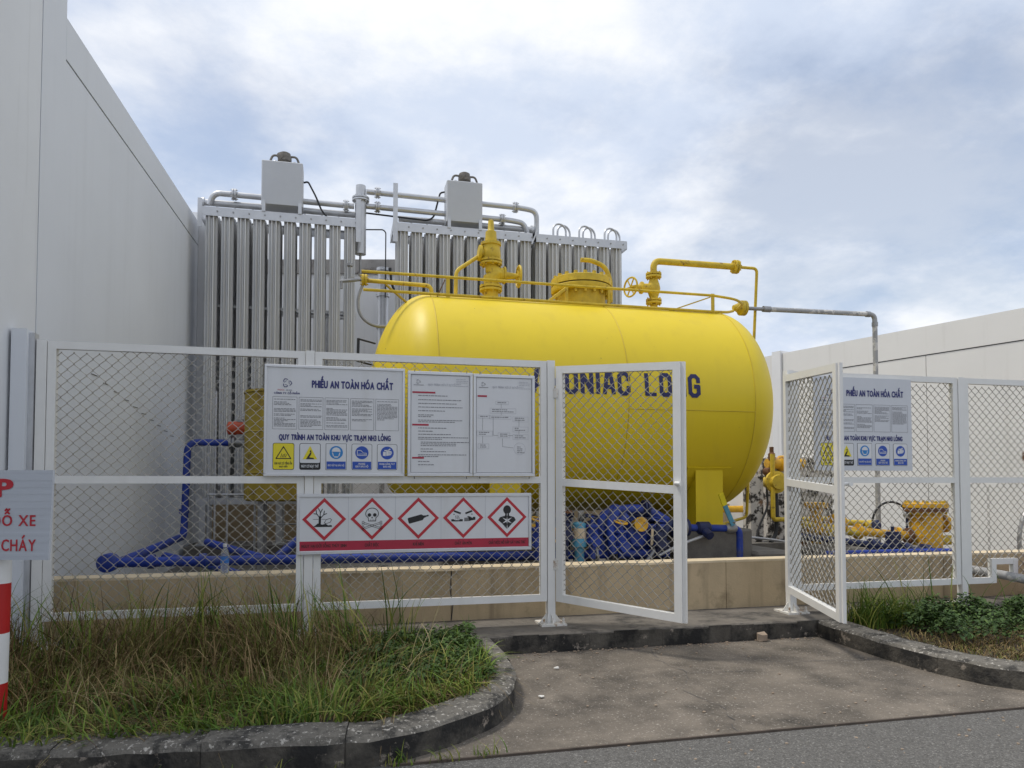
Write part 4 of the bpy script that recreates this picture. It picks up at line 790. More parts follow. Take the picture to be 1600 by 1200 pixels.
MB().box(5.3, 7.4, 3.0, 4.2, 0.19, 0.5).build('pad', 'yard', CP, smooth=0)
MB().tube([(4.0, 7.6, 0.78), (8.6, 7.6, 0.78)], 0.07, 12).build('orange_rail', 'yellow_orange', BW)

VS = thing('valve_stack', 'rust-stained yellow valve stack seen through the open right gate leaf', 'valve', (5.7, 1.7, 0.2))
MB().lathe((5.68, 1.8, 0.6), (0, 0, 1), [(0, 0.06), (0.1, 0.07), (0.14, 0.11), (0.18, 0.11), (0.2, 0.07), (0.42, 0.075), (0.44, 0.14), (0.5, 0.14)], 18).build('stem', 'yellow_orange', VS)
MB().lathe((5.95, 1.75, 0.84), (-1, -0.5, 0), [(-0.1, 0.06), (0, 0.13), (0.06, 0.13), (0.1, 0.06)], 18).build('bonnet', 'yellow_orange', VS)
MB().lathe((5.78, 1.6, 0.74), (0.1, -1, 0), [(-0.1, 0.06), (-0.02, 0.1), (0.05, 0.1), (0.09, 0.05)], 16).build('blind_flange', 'yellow_old', VS)
MB().tube([(5.4, 1.7, 0.84), (5.68, 1.8, 0.82), (6.0, 1.7, 0.75), (6.2, 1.68, 0.72)], 0.045, 10, fil=0.08).build('pipe', 'yellow_old', VS)
MB().tube([(5.45, 1.75, 0.2), (5.45, 1.75, 0.84)], 0.05, 10).build('support', 'rust', VS)

# yellow filter drum and branch pipes at the right
YF = thing('basket_filter', 'upright orange-yellow filter drum with bolted lid behind the right fence', 'filter', (7.15, 1.6, 0.2))
fx, fy = 7.14, 1.65
MB().lathe((fx, fy, 0.2), (0, 0, 1), [(0, 0.185), (0.8, 0.185)], 32).build('drum', 'yellow_orange', YF)
MB().lathe((fx, fy, 0.985), (0, 0, 1), [(0, 0.25), (0.045, 0.25)], 32).build('neck_flange', 'rust', YF)
MB().lathe((fx, fy, 1.034), (0, 0, 1), [(0, 0.255), (0.05, 0.255), (0.055, 0.245)], 32).build('lid', 'yellow_orange', YF)
b2 = MB(); b2.lathe((0, 0, 0), (0, 0, 1), [(0, 0.012), (0.17, 0.012)], 6); b2.lathe((0, 0, 0.135), (0, 0, 1), [(0, 0.02), (0.025, 0.02)], 6); b2m = b2.mesh('bolt', 'yellow_old')
for k in range(14): a = 2 * PI * k / 14; inst(b2m, 'bolt', (fx + 0.225 * math.cos(a), fy + 0.225 * math.sin(a), 0.95), YF)
MB().lathe((fx + 0.15, fy - 0.02, 0.83), (1, -0.25, 0), [(0, 0.06), (0.08, 0.06), (0.085, 0.11), (0.12, 0.11), (0.125, 0.08), (0.2, 0.07), (0.28, 0.03), (0.36, 0.045)], 16).build('outlet_valve', 'yellow_orange', YF)
MB().lathe((fx + 0.15, fy, 0.62), (1, 0, 0), [(0, 0.06), (0.25, 0.06)], 14).build('drain_stub', 'yellow_old', YF)
MB().tube([(6.1, 1.72, 0.75), (6.96, 1.68, 0.68)], 0.052, 12).build('inlet_pipe', 'yellow_orange', YF)
for xx, z in ((6.18, 0.745), (6.72, 0.7), (6.88, 0.685)): MB().lathe((xx, 1.715 - 0.045 * (xx - 6.1), z), (1, -0.04, -0.08), [(0, 0.095), (0.045, 0.095)], 16).build('flange', 'yellow_orange' if xx < 6.8 else 'rust', YF)
MB().tube([(6.2, 2.0, 0.84), (6.6, 1.95, 0.82)], 0.04, 10).lathe((6.15, 2.0, 0.86), (0.2, -1, 0), [(-0.03, 0.08), (0.05, 0.08)], 14).lathe((6.55, 1.9, 0.8), (0.2, -1, 0), [(-0.03, 0.07), (0.05, 0.07)], 14).build('upper_branch', 'yellow_old', YF)
BH = thing('black_hose_loop', 'thin black hose arching over the yellow pipes beside the filter drum', 'hose', (6.6, 1.85, 0.8))
cx, cz = 6.78, 0.84
MB().tube([(6.5, 1.75, 0.8)] + [(cx + 0.275 * math.cos(a), 1.82, cz + 0.26 * math.sin(a)) for a in np.linspace(PI, 0, 16)] + [(7.05, 1.8, 0.78)], 0.014, 8).build('hose', 'black', BH)
MB().lathe((6.5, 1.75, 0.78), (0.1, 0, 1), [(-0.08, 0.05), (-0.06, 0.06), (0.05, 0.055), (0.1, 0.02)], 12).build('end_fitting', 'bluedark', BH)
PG = thing('pressure_gauge', 'small grey pressure gauge on a stem beside the filter drum', 'gauge', (6.93, 1.72, 0.7))
MB().lathe((6.93, 1.72, 0.94), (0, -1, 0), [(-0.02, 0.045), (0.02, 0.045), (0.022, 0.04)], 16).build('dial', 'galv', PG)
MB().cyl((6.93, 1.725, 0.7), (6.93, 1.725, 0.9), 0.014, 8).build('stem', 'bluedark', PG)
BL = thing('low_blue_pipes', 'dark blue pipes slanting low behind the right bund wall', 'pipework', (6.0, 1.2, 0.2))
MB().tube([(5.2, 1.5, 0.72), (5.65, 1.25, 0.67), (6.5, 1.1, 0.56), (6.9, 1.05, 0.54)], 0.04, 12, fil=0.1).build('pipe', 'bluedark', BL)
MB().tube([(5.2, 1.0, 0.56), (6.3, 1.0, 0.56), (7.0, 1.0, 0.55)], 0.035, 12, fil=0.1).build('pipe', 'blue', BL)
for xx, z in ((5.95, 0.63), (6.35, 0.58), (6.6, 0.56)): MB().lathe((xx, 1.16 - 0.1 * (xx - 5.95), z), (1, -0.1, -0.1), [(-0.05, 0.045), (-0.045, 0.075), (0.045, 0.075), (0.05, 0.045)], 14).build('valve', 'bluedark', BL)
MB().tube([(6.2, 1.14, 0.2), (6.2, 1.14, 0.84)], 0.02, 8).box(6.15, 6.28, 1.1, 1.2, 0.6, 0.78).build('hydrant_post', 'bluedark', BL)
MB().cbox(5.3, 6.9, 1.3, 1.9, 0.2, 0.58, 0.02).build('skid_block', 'yard', BL, smooth=0)
BN = thing('bent_conduit', 'bent dark conduit rising against the boundary wall at the far right', 'pipe', (8.35, 1.4, 0.2))
MB().tube([(8.3, 1.4, 0.2), (8.3, 1.4, 0.7), (8.38, 1.4, 0.95), (8.6, 1.45, 1.1)], 0.025, 8, fil=0.1).build('conduit', 'steel', BN)

# ------------------------------------------------------------------ fence
def chain(x0, x1, z0, z1, y=0.0, w=0.0425, dz=0.0415, r=0.0032):
    """woven diamond mesh between two frames: zigzag wires with rounded bends"""
    b = MB(); n = int((x1 - x0) / w) + 2; m = int((z1 - z0) / dz) + 2; vs = []; fs = []
    ph = random.random()
    for k in range(n):
        xc = x0 + (k - ph) * w; sg = 1 if k % 2 else -1; pts = []
        jit = random.uniform(-0.0015, 0.0015)
        for j in range(m):
            e = 1 if j % 2 else -1; z = z1 + dz * 0.4 - j * dz + 0.0025 * math.sin(k * 0.21 + j * 0.13 + ph * 9); jit = 0.0035 * math.sin(j * 0.17 + k * 0.09 + ph * 20); xx = xc + sg * e * (w * 0.5 + 0.0022) + jit; yo = sg * e * 0.0025
            xm = xc + jit
            pts += [(xx + (xm - xx) * 0.13, y + yo * 0.4, z + dz * 0.10), (xx, y + yo, z), (xx + (xm - xx) * 0.13, y - yo * 0.4, z - dz * 0.10)]
        pts = [(min(max(px, x0 - 0.012), x1 + 0.012), py, pz) for px, py, pz in pts if z0 - 0.012 <= pz <= z1 + 0.012]
        if len(pts) < 2 or xc < x0 - w * 0.4 or xc > x1 + w * 0.4: continue
        o = len(vs)
        for px, py, pz in pts: vs += [(px - r, py - r, pz), (px + r, py - r, pz), (px + r, py + r, pz), (px - r, py + r, pz)]
        for i in range(len(pts) - 1):
            for q in range(4): t = (q + 1) % 4; fs.append((o + i * 4 + q, o + i * 4 + t, o + i * 4 + 4 + t, o + i * 4 + 4 + q))
    return b.add(vs, fs)
FZ0, FZ1, FM, FW = 0.345, 2.39, 1.372, 0.056
def panel(x0, x1, parent, z0=FZ0, z1=FZ1, y=0.0, zm=FM, fw=FW, notch=None, dpt=0.05):
    h = dpt / 2
    MB().box(x0, x0 + fw, y - h, y + h, z0, z1).build('stile', 'white', parent, smooth=0)
    MB().box(x1 - fw, x1, y - h, y + h, z0, z1).build('stile', 'white', parent, smooth=0)
    a, c = x0 + fw, x1 - fw
    MB().box(a, c, y - h + 0.001, y + h - 0.001, z1 - fw, z1).build('top_rail', 'white', parent, smooth=0)
    MB().box(a, c, y - h + 0.001, y + h - 0.001, zm - fw / 2, zm + fw / 2).build('middle_rail', 'white', parent, smooth=0)
    if notch:
        n0, n1, nz = notch
        MB().box(a, n0, y - h + 0.001, y + h - 0.001, z0, z0 + fw).build('bottom_rail', 'white', parent, smooth=0)
        MB().box(n0 - fw, n0, y - h, y + h, z0 + fw, nz + fw).box(n0 + 0.001, n1 - 0.001, y - h + 0.001, y + h - 0.001, nz, nz + fw).box(n1, n1 + fw, y - h, y + h, z0 + fw, nz + fw).build('notch_frame', 'white', parent, smooth=0)
        MB().box(n1, c, y - h + 0.001, y + h - 0.001, z0, z0 + fw).build('bottom_rail', 'white', parent, smooth=0)
    else: MB().box(a, c, y - h + 0.001, y + h - 0.001, z0, z0 + fw).build('bottom_rail', 'white', parent, smooth=0)
    for za, zb in ((z0 + fw, zm - fw / 2), (zm + fw / 2, z1 - fw)):
        if notch and za < zm - fw:
            n0, n1, nz = notch
            b = chain(a, n0 - fw, za, zb, y).add([], []); q = chain(n0 - fw, n1 + fw, nz + fw, zb, y); b.add(q.v, q.f); q = chain(n1 + fw, c, za, zb, y); b.add(q.v, q.f)
        else: b = chain(a, c, za, zb, y)
        o = b.build('chain_link_mesh', 'wire', parent, smooth=0); o['kind'] = 'stuff'
def post(x, label, w=0.066, zt=FZ1 + 0.005):
    p = thing('fence_post', label, 'post', (x, 0, 0.15), 'white fence posts')
    MB().box(x - w / 2, x + w / 2, -0.034, 0.034, 0.165, zt).build('tube', 'white', p, smooth=0)
    MB().box(x - 0.11, x + 0.11, -0.12, 0.11, 0.15, 0.166).build('base_plate', 'white_rusty', p, smooth=0)
    for sx, sy in ((1, 0), (-1, 0), (0, -1)):
        g = MB(); d = Vector((sx, sy, 0)); t = Vector((-sy, sx, 0)) * 0.004; a = Vector((x, 0, 0.167)) + d * (w / 2); b_ = a + d * 0.062; c = a + V(0, 0, 0.08)
        g.add([a - t, b_ - t, c - t, a + t, b_ + t, c + t], [(0, 1, 2), (5, 4, 3), (0, 3, 4, 1), (1, 4, 5, 2), (2, 5, 3, 0)])
        g.build('gusset', 'white_rusty', p, smooth=0)
    for sx in (-0.085, 0.085): MB().lathe((x + sx, -0.095, 0.167), (0, 0, 1), [(0, 0.016), (0.016, 0.016), (0.017, 0.009), (0.045, 0.009)], 6).build('anchor_bolt', 'white_rusty', p)
    return p
post(-2.125, 'white fence post at the far left against the building wall')
post(-0.235, 'white fence post behind the left end of the hazard board')
post(1.752, 'white gate post carrying the hinges of the left gate leaf')
post(4.075, 'white gate post carrying the hinges of the right gate leaf')
post(6.0, 'white fence post right of the right safety board')
for x0, x1, lab, kw in ((-2.088, -0.272, 'white framed chain-link panel nearest the grey building wall', {}), (-0.198, 1.715, 'white framed chain-link panel behind the document boards', {}),
                        (4.113, 5.963, 'white framed chain-link panel right of the gate opening', {}), (6.037, 8.1, 'white framed chain-link panel with bottom notch at the far right', dict(notch=(6.39, 6.60, 0.53)))):
    panel(x0, x1, thing('chain_link_fence', lab, 'fence', ((x0 + x1) / 2, 0, 0.345), 'fixed fence panels'), **kw)
def leaf(hx, ang, sag, label, sx):
    L = 1.12
    g = thing('gate_leaf', label, 'gate', (hx, -0.02, FZ0), 'open gate leaves')
    ORG[g.name] = {'org': (0, 0, 0)}
    a, b = (0.01, L) if sx > 0 else (-L, -0.01)
    panel(a, b, g, 0.0, 2.0, 0.0, 1.01, 0.062, dpt=0.055)
    e = b if sx > 0 else a
    MB().box(*sorted((e + 0.001 * sx, e + 0.03 * sx)), -0.012, 0.012, 0.0, 2.0).build('meeting_strip', 'white', g, smooth=0)
    MB().tube([(e - 0.03 * sx, -0.028, 1.06), (e - 0.03 * sx, -0.075, 1.06), (e + 0.01 * sx, -0.075, 1.06)], 0.016, 10, fil=0.02).build('latch_knob', 'white', g)
    for z in (0.26, 1.72): MB().cyl((0.0, -0.012, z), (0.0, -0.012, z + 0.1), 0.013, 10).box(-0.035, 0.035, -0.034, -0.0285, z + 0.01, z + 0.09).build('hinge', 'white_rusty', g)
    g.rotation_mode = 'XYZ'
    g.rotation_euler = (0, 0, ang)
    for o in g.children:
        for v in o.data.vertices: v.co.z -= abs(v.co.x) * math.tan(sag)
    return g
leaf(1.80, math.radians(-47.5), math.radians(3.2), 'left gate leaf of white chain-link standing half open', 1)
leaf(4.03, math.radians(90 - 14), math.radians(3.4), 'right gate leaf of white chain-link swung wide open', -1)

# ------------------------------------------------------------------ signs
def board(name, label, cat, x0, x1, z0, z1, y=-0.06, fr=0.02, frame=True, white='print_white', th=0.018, tilt=0.0):
    s = thing(name, label, cat, ((x0 + x1) / 2, y, z0))
    MB().box(x0 + 0.002, x1 - 0.002, y - th * 0.5, y, z0 + 0.002, z1 - 0.002).build('panel', white, s, smooth=0)
    if frame:
        for a, b, c, d in ((x0, x1, z1 - fr, z1), (x0, x1, z0, z0 + fr)): MB().cbox(a, b, y - th, y + 0.004, c, d, 0.003).build('frame_bar', 'frame', s, smooth=0)
        for a, b in ((x0, x0 + fr), (x1 - fr, x1)): MB().cbox(a, b, y - th - 0.001, y + 0.003, z0 + fr, z1 - fr, 0.003).build('frame_bar', 'frame', s, smooth=0)
    return s, Print(y - th * 0.5)
def textlines(p, m, u0, u1, v1, v0, dens=0.75, h=0.0052, pitch=0.0125, lay=2, rnd=random):
    v = v1
    while v > v0:
        if rnd.random() < dens:
            u = u0
            e = u0 + (u1 - u0) * (1 if rnd.random() < 0.6 else rnd.uniform(0.3, 0.9))
            while u < e - 0.008:
                w = rnd.uniform(0.008, 0.03); p.rect(m, u, min(u + w, e), v, v + h, lay); u += w + 0.004
        v -= pitch
def logo(p, m, u, v, s):
    for k in range(3):
        a0 = 90 + 120 * k; pts = [(u + s * math.cos(math.radians(a0 - 12 + t * 20)) * (1 - 0.12 * abs(t - 2.0)), v + s * math.sin(math.radians(a0 - 12 + t * 20)) * (1 - 0.12 * abs(t - 2.0))) for t in range(5)]
        p.line(m, pts, s * 0.16, lay=2); p.line(m, [(u + s * 0.5 * math.cos(math.radians(a0 + 10)), v + s * 0.5 * math.sin(math.radians(a0 + 10))), (u + s * 0.62 * math.cos(math.radians(a0 + 80)), v + s * 0.62 * math.sin(math.radians(a0 + 80)))], s * 0.1, lay=2)
def safety_board(x0, x1, z0, z1, y, label, frame, white):
    s, p = board('safety_board', label, 'sign', x0, x1, z0, z1, y, frame=frame, white=white); W, H = x1 - x0, z1 - z0
    U = lambda a: x0 + a * W
    Z = lambda b: z0 + b * H
    logo(p, 'p_navy', U(0.155), Z(0.835), 0.036); p.text('p_red', 'PHOOC', U(0.115), Z(0.765), 0.012, 0.05, off=0.0); textlines(p, 'p_line', U(0.15), U(0.24), Z(0.765), Z(0.76), 1, 0.01); p.text('p_navy', 'CÔNG TY CỔ PHẦN', U(0.155), Z(0.735), 0.013, 0.19, off=0.05)
    p.text('p_navy', 'PHIẾU AN TOÀN HÓA CHẤT', U(0.62), Z(0.8), 0.054, W * 0.58, off=0.065)
    rnd = random.Random(3)
    for k in range(5):
        p.g = 20 + k; a = 0.058 + 0.182 * k; p.box('p_grey', U(a), U(a + 0.168), Z(0.42), Z(0.71), 0.0022, lay=2)
        textlines(p, 'p_grey', U(a + 0.01), U(a + 0.158), Z(0.685), Z(0.44 + 0.06 * (k >= 3)), 0.8, 0.0042, 0.0105, rnd=rnd)
    p.text('p_navy', 'QUY TRÌNH AN TOÀN KHU VỰC TRẠM NH3 LỎNG', U(0.5), Z(0.325), 0.041, W * 0.79, off=0.065)
    w = 0.148
    for k in range(5):
        p.g = 10 + k; a, b = U(0.062 + 0.184 * k), U(0.062 + 0.184 * k + w); c, d = Z(0.055), Z(0.295); m = (a + b) / 2; h = d - c
        if k == 0:
            p.rrect('p_black', a, b, c, d, 0.015, 1); p.rrect('p_yellow', a + 0.004, b - 0.004, c + 0.004, d - 0.004, 0.013, 2)
            tri = [(m - 0.055, c + h * 0.42), (m + 0.055, c + h * 0.42), (m, c + h * 0.86)]; p.line('p_black', tri + [tri[0]], 0.007, lay=3)
            for q in range(4): p.line('p_black', [(m - 0.02 + 0.011 * q, c + h * 0.47), (m - 0.012 + 0.012 * q, c + h * (0.6 - 0.03 * (q % 2)))], 0.004, lay=3)
            p.text('p_black', 'KHU VỰC CÓ TIẾNG ỒN', m, c + h * 0.2, 0.016, 0.13, off=0.04, lay=3); p.text('p_black', 'NGUY HIỂM', m, c + h * 0.09, 0.012, 0.06, off=0.03, lay=3)
        elif k == 1:
            p.rrect('p_black', a, b, c, d, 0.015, 1); p.rrect('print_white', a + 0.004, b - 0.004, c + h * 0.26, d - 0.004, 0.012, 2)
            p.poly('p_yellow', [(m - 0.055, c + h * 0.4), (m + 0.055, c + h * 0.4), (m, c + h * 0.9)], lay=3)
            p.poly('p_black', [(m - 0.03, c + h * 0.4), (m + 0.032, c + h * 0.4), (m + 0.028, c + h * 0.45), (m - 0.005, c + h * 0.47), (m + 0.008, c + h * 0.58), (m + 0.012, c + h * 0.66), (m + 0.003, c + h * 0.66), (m - 0.012, c + h * 0.55)], lay=4); p.circ('p_black', m + 0.004, c + h * 0.7, 0.007, 4, 10)
            p.text('print_white', 'NGUY CƠ NGẠT THỞ', m, c + h * 0.09, 0.02, 0.13, off=0.04, lay=3)
        else:
            p.rrect('p_black', a, b, c, d, 0.015 if k > 2 else 0.002, 1); p.rrect('print_white', a + 0.003, b - 0.003, c + 0.003, d - 0.003, 0.013 if k > 2 else 0.001, 2)
            mm = 'p_cyan' if k == 2 else 'p_blue'
            p.circ(mm, m, c + h * 0.66, 0.052, 3)
            p.rect('p_blue', a + 0.007, b - 0.007, c + 0.007, c + h * 0.32, 3)
            q = c + h * 0.66
            if k == 2:
                p.poly('print_white', [(m - 0.032, q), (m + 0.032, q), (m + 0.026, q - 0.024), (m + 0.012, q - 0.04), (m - 0.012, q - 0.04), (m - 0.026, q - 0.024)], lay=4)
                p.poly('print_white', [(m + 0.034 * math.cos(t), q + 0.006 + 0.034 * math.sin(t)) for t in np.linspace(0, PI, 12)], lay=4); p.poly('p_cyan', [(m - 0.026, q + 0.002), (m + 0.026, q + 0.002), (m + 0.016, q - 0.03), (m - 0.016, q - 0.03)], lay=5)
                p.text('print_white', 'ĐEO MẶT NẠ BẢO HỘ', m, c + h * 0.14, 0.014, 0.125, off=0.03, lay=4)
            elif k == 3:
                p.line('print_white', [(m - 0.036, q + 0.018), (m - 0.036, q - 0.022), (m + 0.036, q - 0.022), (m + 0.036, q - 0.004), (m + 0.012, q - 0.002), (m - 0.008, q + 0.018), (m - 0.036, q + 0.018)], 0.0045, lay=4); p.line('print_white', [(m - 0.03, q - 0.012), (m, q - 0.01), (m + 0.03, q - 0.014)], 0.004, lay=4)
                p.text('print_white', 'MANG', m, c + h * 0.2, 0.015, 0.05, off=0.04, lay=4); p.text('print_white', 'GIÀY BẢO HỘ', m, c + h * 0.1, 0.015, 0.1, off=0.04, lay=4)
            else:
                p.poly('print_white', [(m - 0.035, q - 0.022), (m - 0.012, q - 0.026), (m - 0.01, q + 0.006), (m - 0.032, q + 0.01)], lay=4); p.poly('print_white', [(m - 0.008, q - 0.024), (m + 0.026, q - 0.018), (m + 0.038, q - 0.004), (m + 0.034, q + 0.014), (m + 0.012, q + 0.018), (m - 0.008, q + 0.012)], lay=4); p.line('print_white', [(m - 0.02, q + 0.018), (m + 0.006, q + 0.02), (m + 0.022, q + 0.03)], 0.01, lay=4)
                for z_ in (0.004, -0.008): p.line(mm, [(m + 0.008, q + z_), (m + 0.036, q + z_ + 0.004)], 0.002, lay=5)
                p.text('print_white', 'MANG GĂNG TAY', m, c + h * 0.2, 0.014, 0.12, off=0.04, lay=4); p.text('print_white', 'BẢO HỘ', m, c + h * 0.1, 0.014, 0.06, off=0.04, lay=4)
    p.build(s, {'p_navy': 'lettering', 'p_grey': 'data_sheet_print', 'p_black': 'pictogram', 'p_yellow': 'warning_pictogram', 'p_blue': 'mandatory_pictogram', 'p_cyan': 'mandatory_pictogram', 'print_white': 'pictogram_ground', 'p_red': 'logo_lettering', 'p_line': 'logo_line'})
    return s
safety_board(-0.575, 0.507, 1.402, 2.272, -0.052, 'large aluminium framed safety board with five pictograms on the left fence', True, 'print_white')
safety_board(4.31, 5.40, 1.46, 2.35, -0.034, 'unframed pale safety board on the fence right of the gate', False, 'print_plain')

def doc_board(x0, x1, z0, z1, kind, label):
    s, p = board('document_board', label, 'sign', x0, x1, z0, z1, -0.05, fr=0.024); W, H = x1 - x0, z1 - z0; rnd = random.Random(5)
    U = lambda a: x0 + a * W
    Z = lambda b: z0 + b * H
    p.box('p_grey', U(0.052), U(0.948), Z(0.035), Z(0.965), 0.003, lay=1)
    logo(p, 'p_grey', U(0.16), Z(0.9), 0.018); p.rect('p_grey', U(0.09), U(0.24), Z(0.866), Z(0.871), 2); p.text('p_line', 'QUY TRÌNH XỬ LÝ SỰ CỐ', U(0.52), Z(0.865), 0.016, W * 0.42, off=0.02)
    textlines(p, 'p_line', U(0.74), U(0.93), Z(0.93), Z(0.85), 1, 0.004, 0.014, rnd=rnd)
    def head(a, b, z): p.g = z; p.rect('p_maroon', U(a), U(b), Z(z), Z(z) + 0.014, 2)
    if kind == 0:
        head(0.07, 0.42, 0.79); head(0.07, 0.32, 0.48); head(0.07, 0.25, 0.165)
        for z, e, n in ((0.765, 0.62, 1), (0.725, 0.82, 1), (0.69, 0.75, 1), (0.655, 0.85, 1), (0.62, 0.62, 1), (0.58, 0.94, 2), (0.53, 0.93, 2), (0.455, 0.85, 1), (0.425, 0.62, 1), (0.395, 0.66, 1), (0.365, 0.93, 2), (0.32, 0.94, 3), (0.255, 0.8, 1), (0.23, 0.6, 1), (0.2, 0.9, 2), (0.135, 0.4, 1), (0.105, 0.4, 1)):
            for q in range(n): textlines(p, 'p_grey', U(0.16 + 0.04 * (0.2 < z < 0.34)), U(e if q == 0 else e - 0.2), Z(z) - 0.014 * q, Z(z) - 0.014 * q - 0.001, 1, 0.0055, 0.02, rnd=rnd)
    else:
        head(0.07, 0.22, 0.775)
        for a, b, z, n in ((0.36, 0.52, 0.72, 1), (0.27, 0.64, 0.65, 2), (0.08, 0.22, 0.58, 1), (0.26, 0.56, 0.575, 1), (0.64, 0.84, 0.57, 2), (0.64, 0.84, 0.47, 2), (0.06, 0.26, 0.425, 2), (0.4, 0.54, 0.41, 2), (0.64, 0.84, 0.395, 2), (0.08, 0.2, 0.3, 2), (0.68, 0.82, 0.285, 4)):
            for q in range(n): textlines(p, 'p_grey', U(a + 0.03), U(b - 0.03 + 0.04), Z(z) - 0.016 * q, Z(z) - 0.016 * q - 0.001, 1, 0.0055, 0.02, rnd=rnd)
            if n < 4: p.box('p_line', U(a), U(b + 0.05), Z(z) - 0.016 * n + 0.004, Z(z) + 0.014, 0.0018, lay=2)
        for pts in ([(0.45, 0.71), (0.45, 0.67)], [(0.45, 0.63), (0.45, 0.6)], [(0.15, 0.57), (0.15, 0.45)], [(0.15, 0.39), (0.15, 0.32)], [(0.32, 0.57), (0.32, 0.4), (0.4, 0.4)], [(0.74, 0.55), (0.74, 0.49)], [(0.74, 0.45), (0.74, 0.415)], [(0.47, 0.37), (0.47, 0.29), (0.64, 0.28)], [(0.56, 0.4), (0.64, 0.4)]): p.line('p_grey', [(U(a), Z(b)) for a, b in pts], 0.0022, lay=2)
        p.line('p_line', [(U(0.75) + 0.05 * math.cos(a), Z(0.27) + 0.05 * math.sin(a)) for a in np.linspace(0, 2 * PI, 20)], 0.0018, lay=2)
    p.build(s, {'p_grey': 'body_text', 'p_maroon': 'red_heading', 'p_line': 'faint_print'})
    for a, z in ((0.1, z1), (0.9, z1), (0.1, z0), (0.9, z0)): MB().tube([(U(a), -0.072, z - 0.004), (U(a) + 0.006, -0.05, z + (0.02 if z > 2 else -0.02))], 0.0028, 5).build('tie_wire', 'black', s)
doc_board(0.53, 1.066, 1.403, 2.258, 0, 'framed notice of printed paragraphs with red headings, beside the large board')
doc_board(1.070, 1.598, 1.403, 2.253, 1, 'framed notice with a printed flow chart next to the gate post')

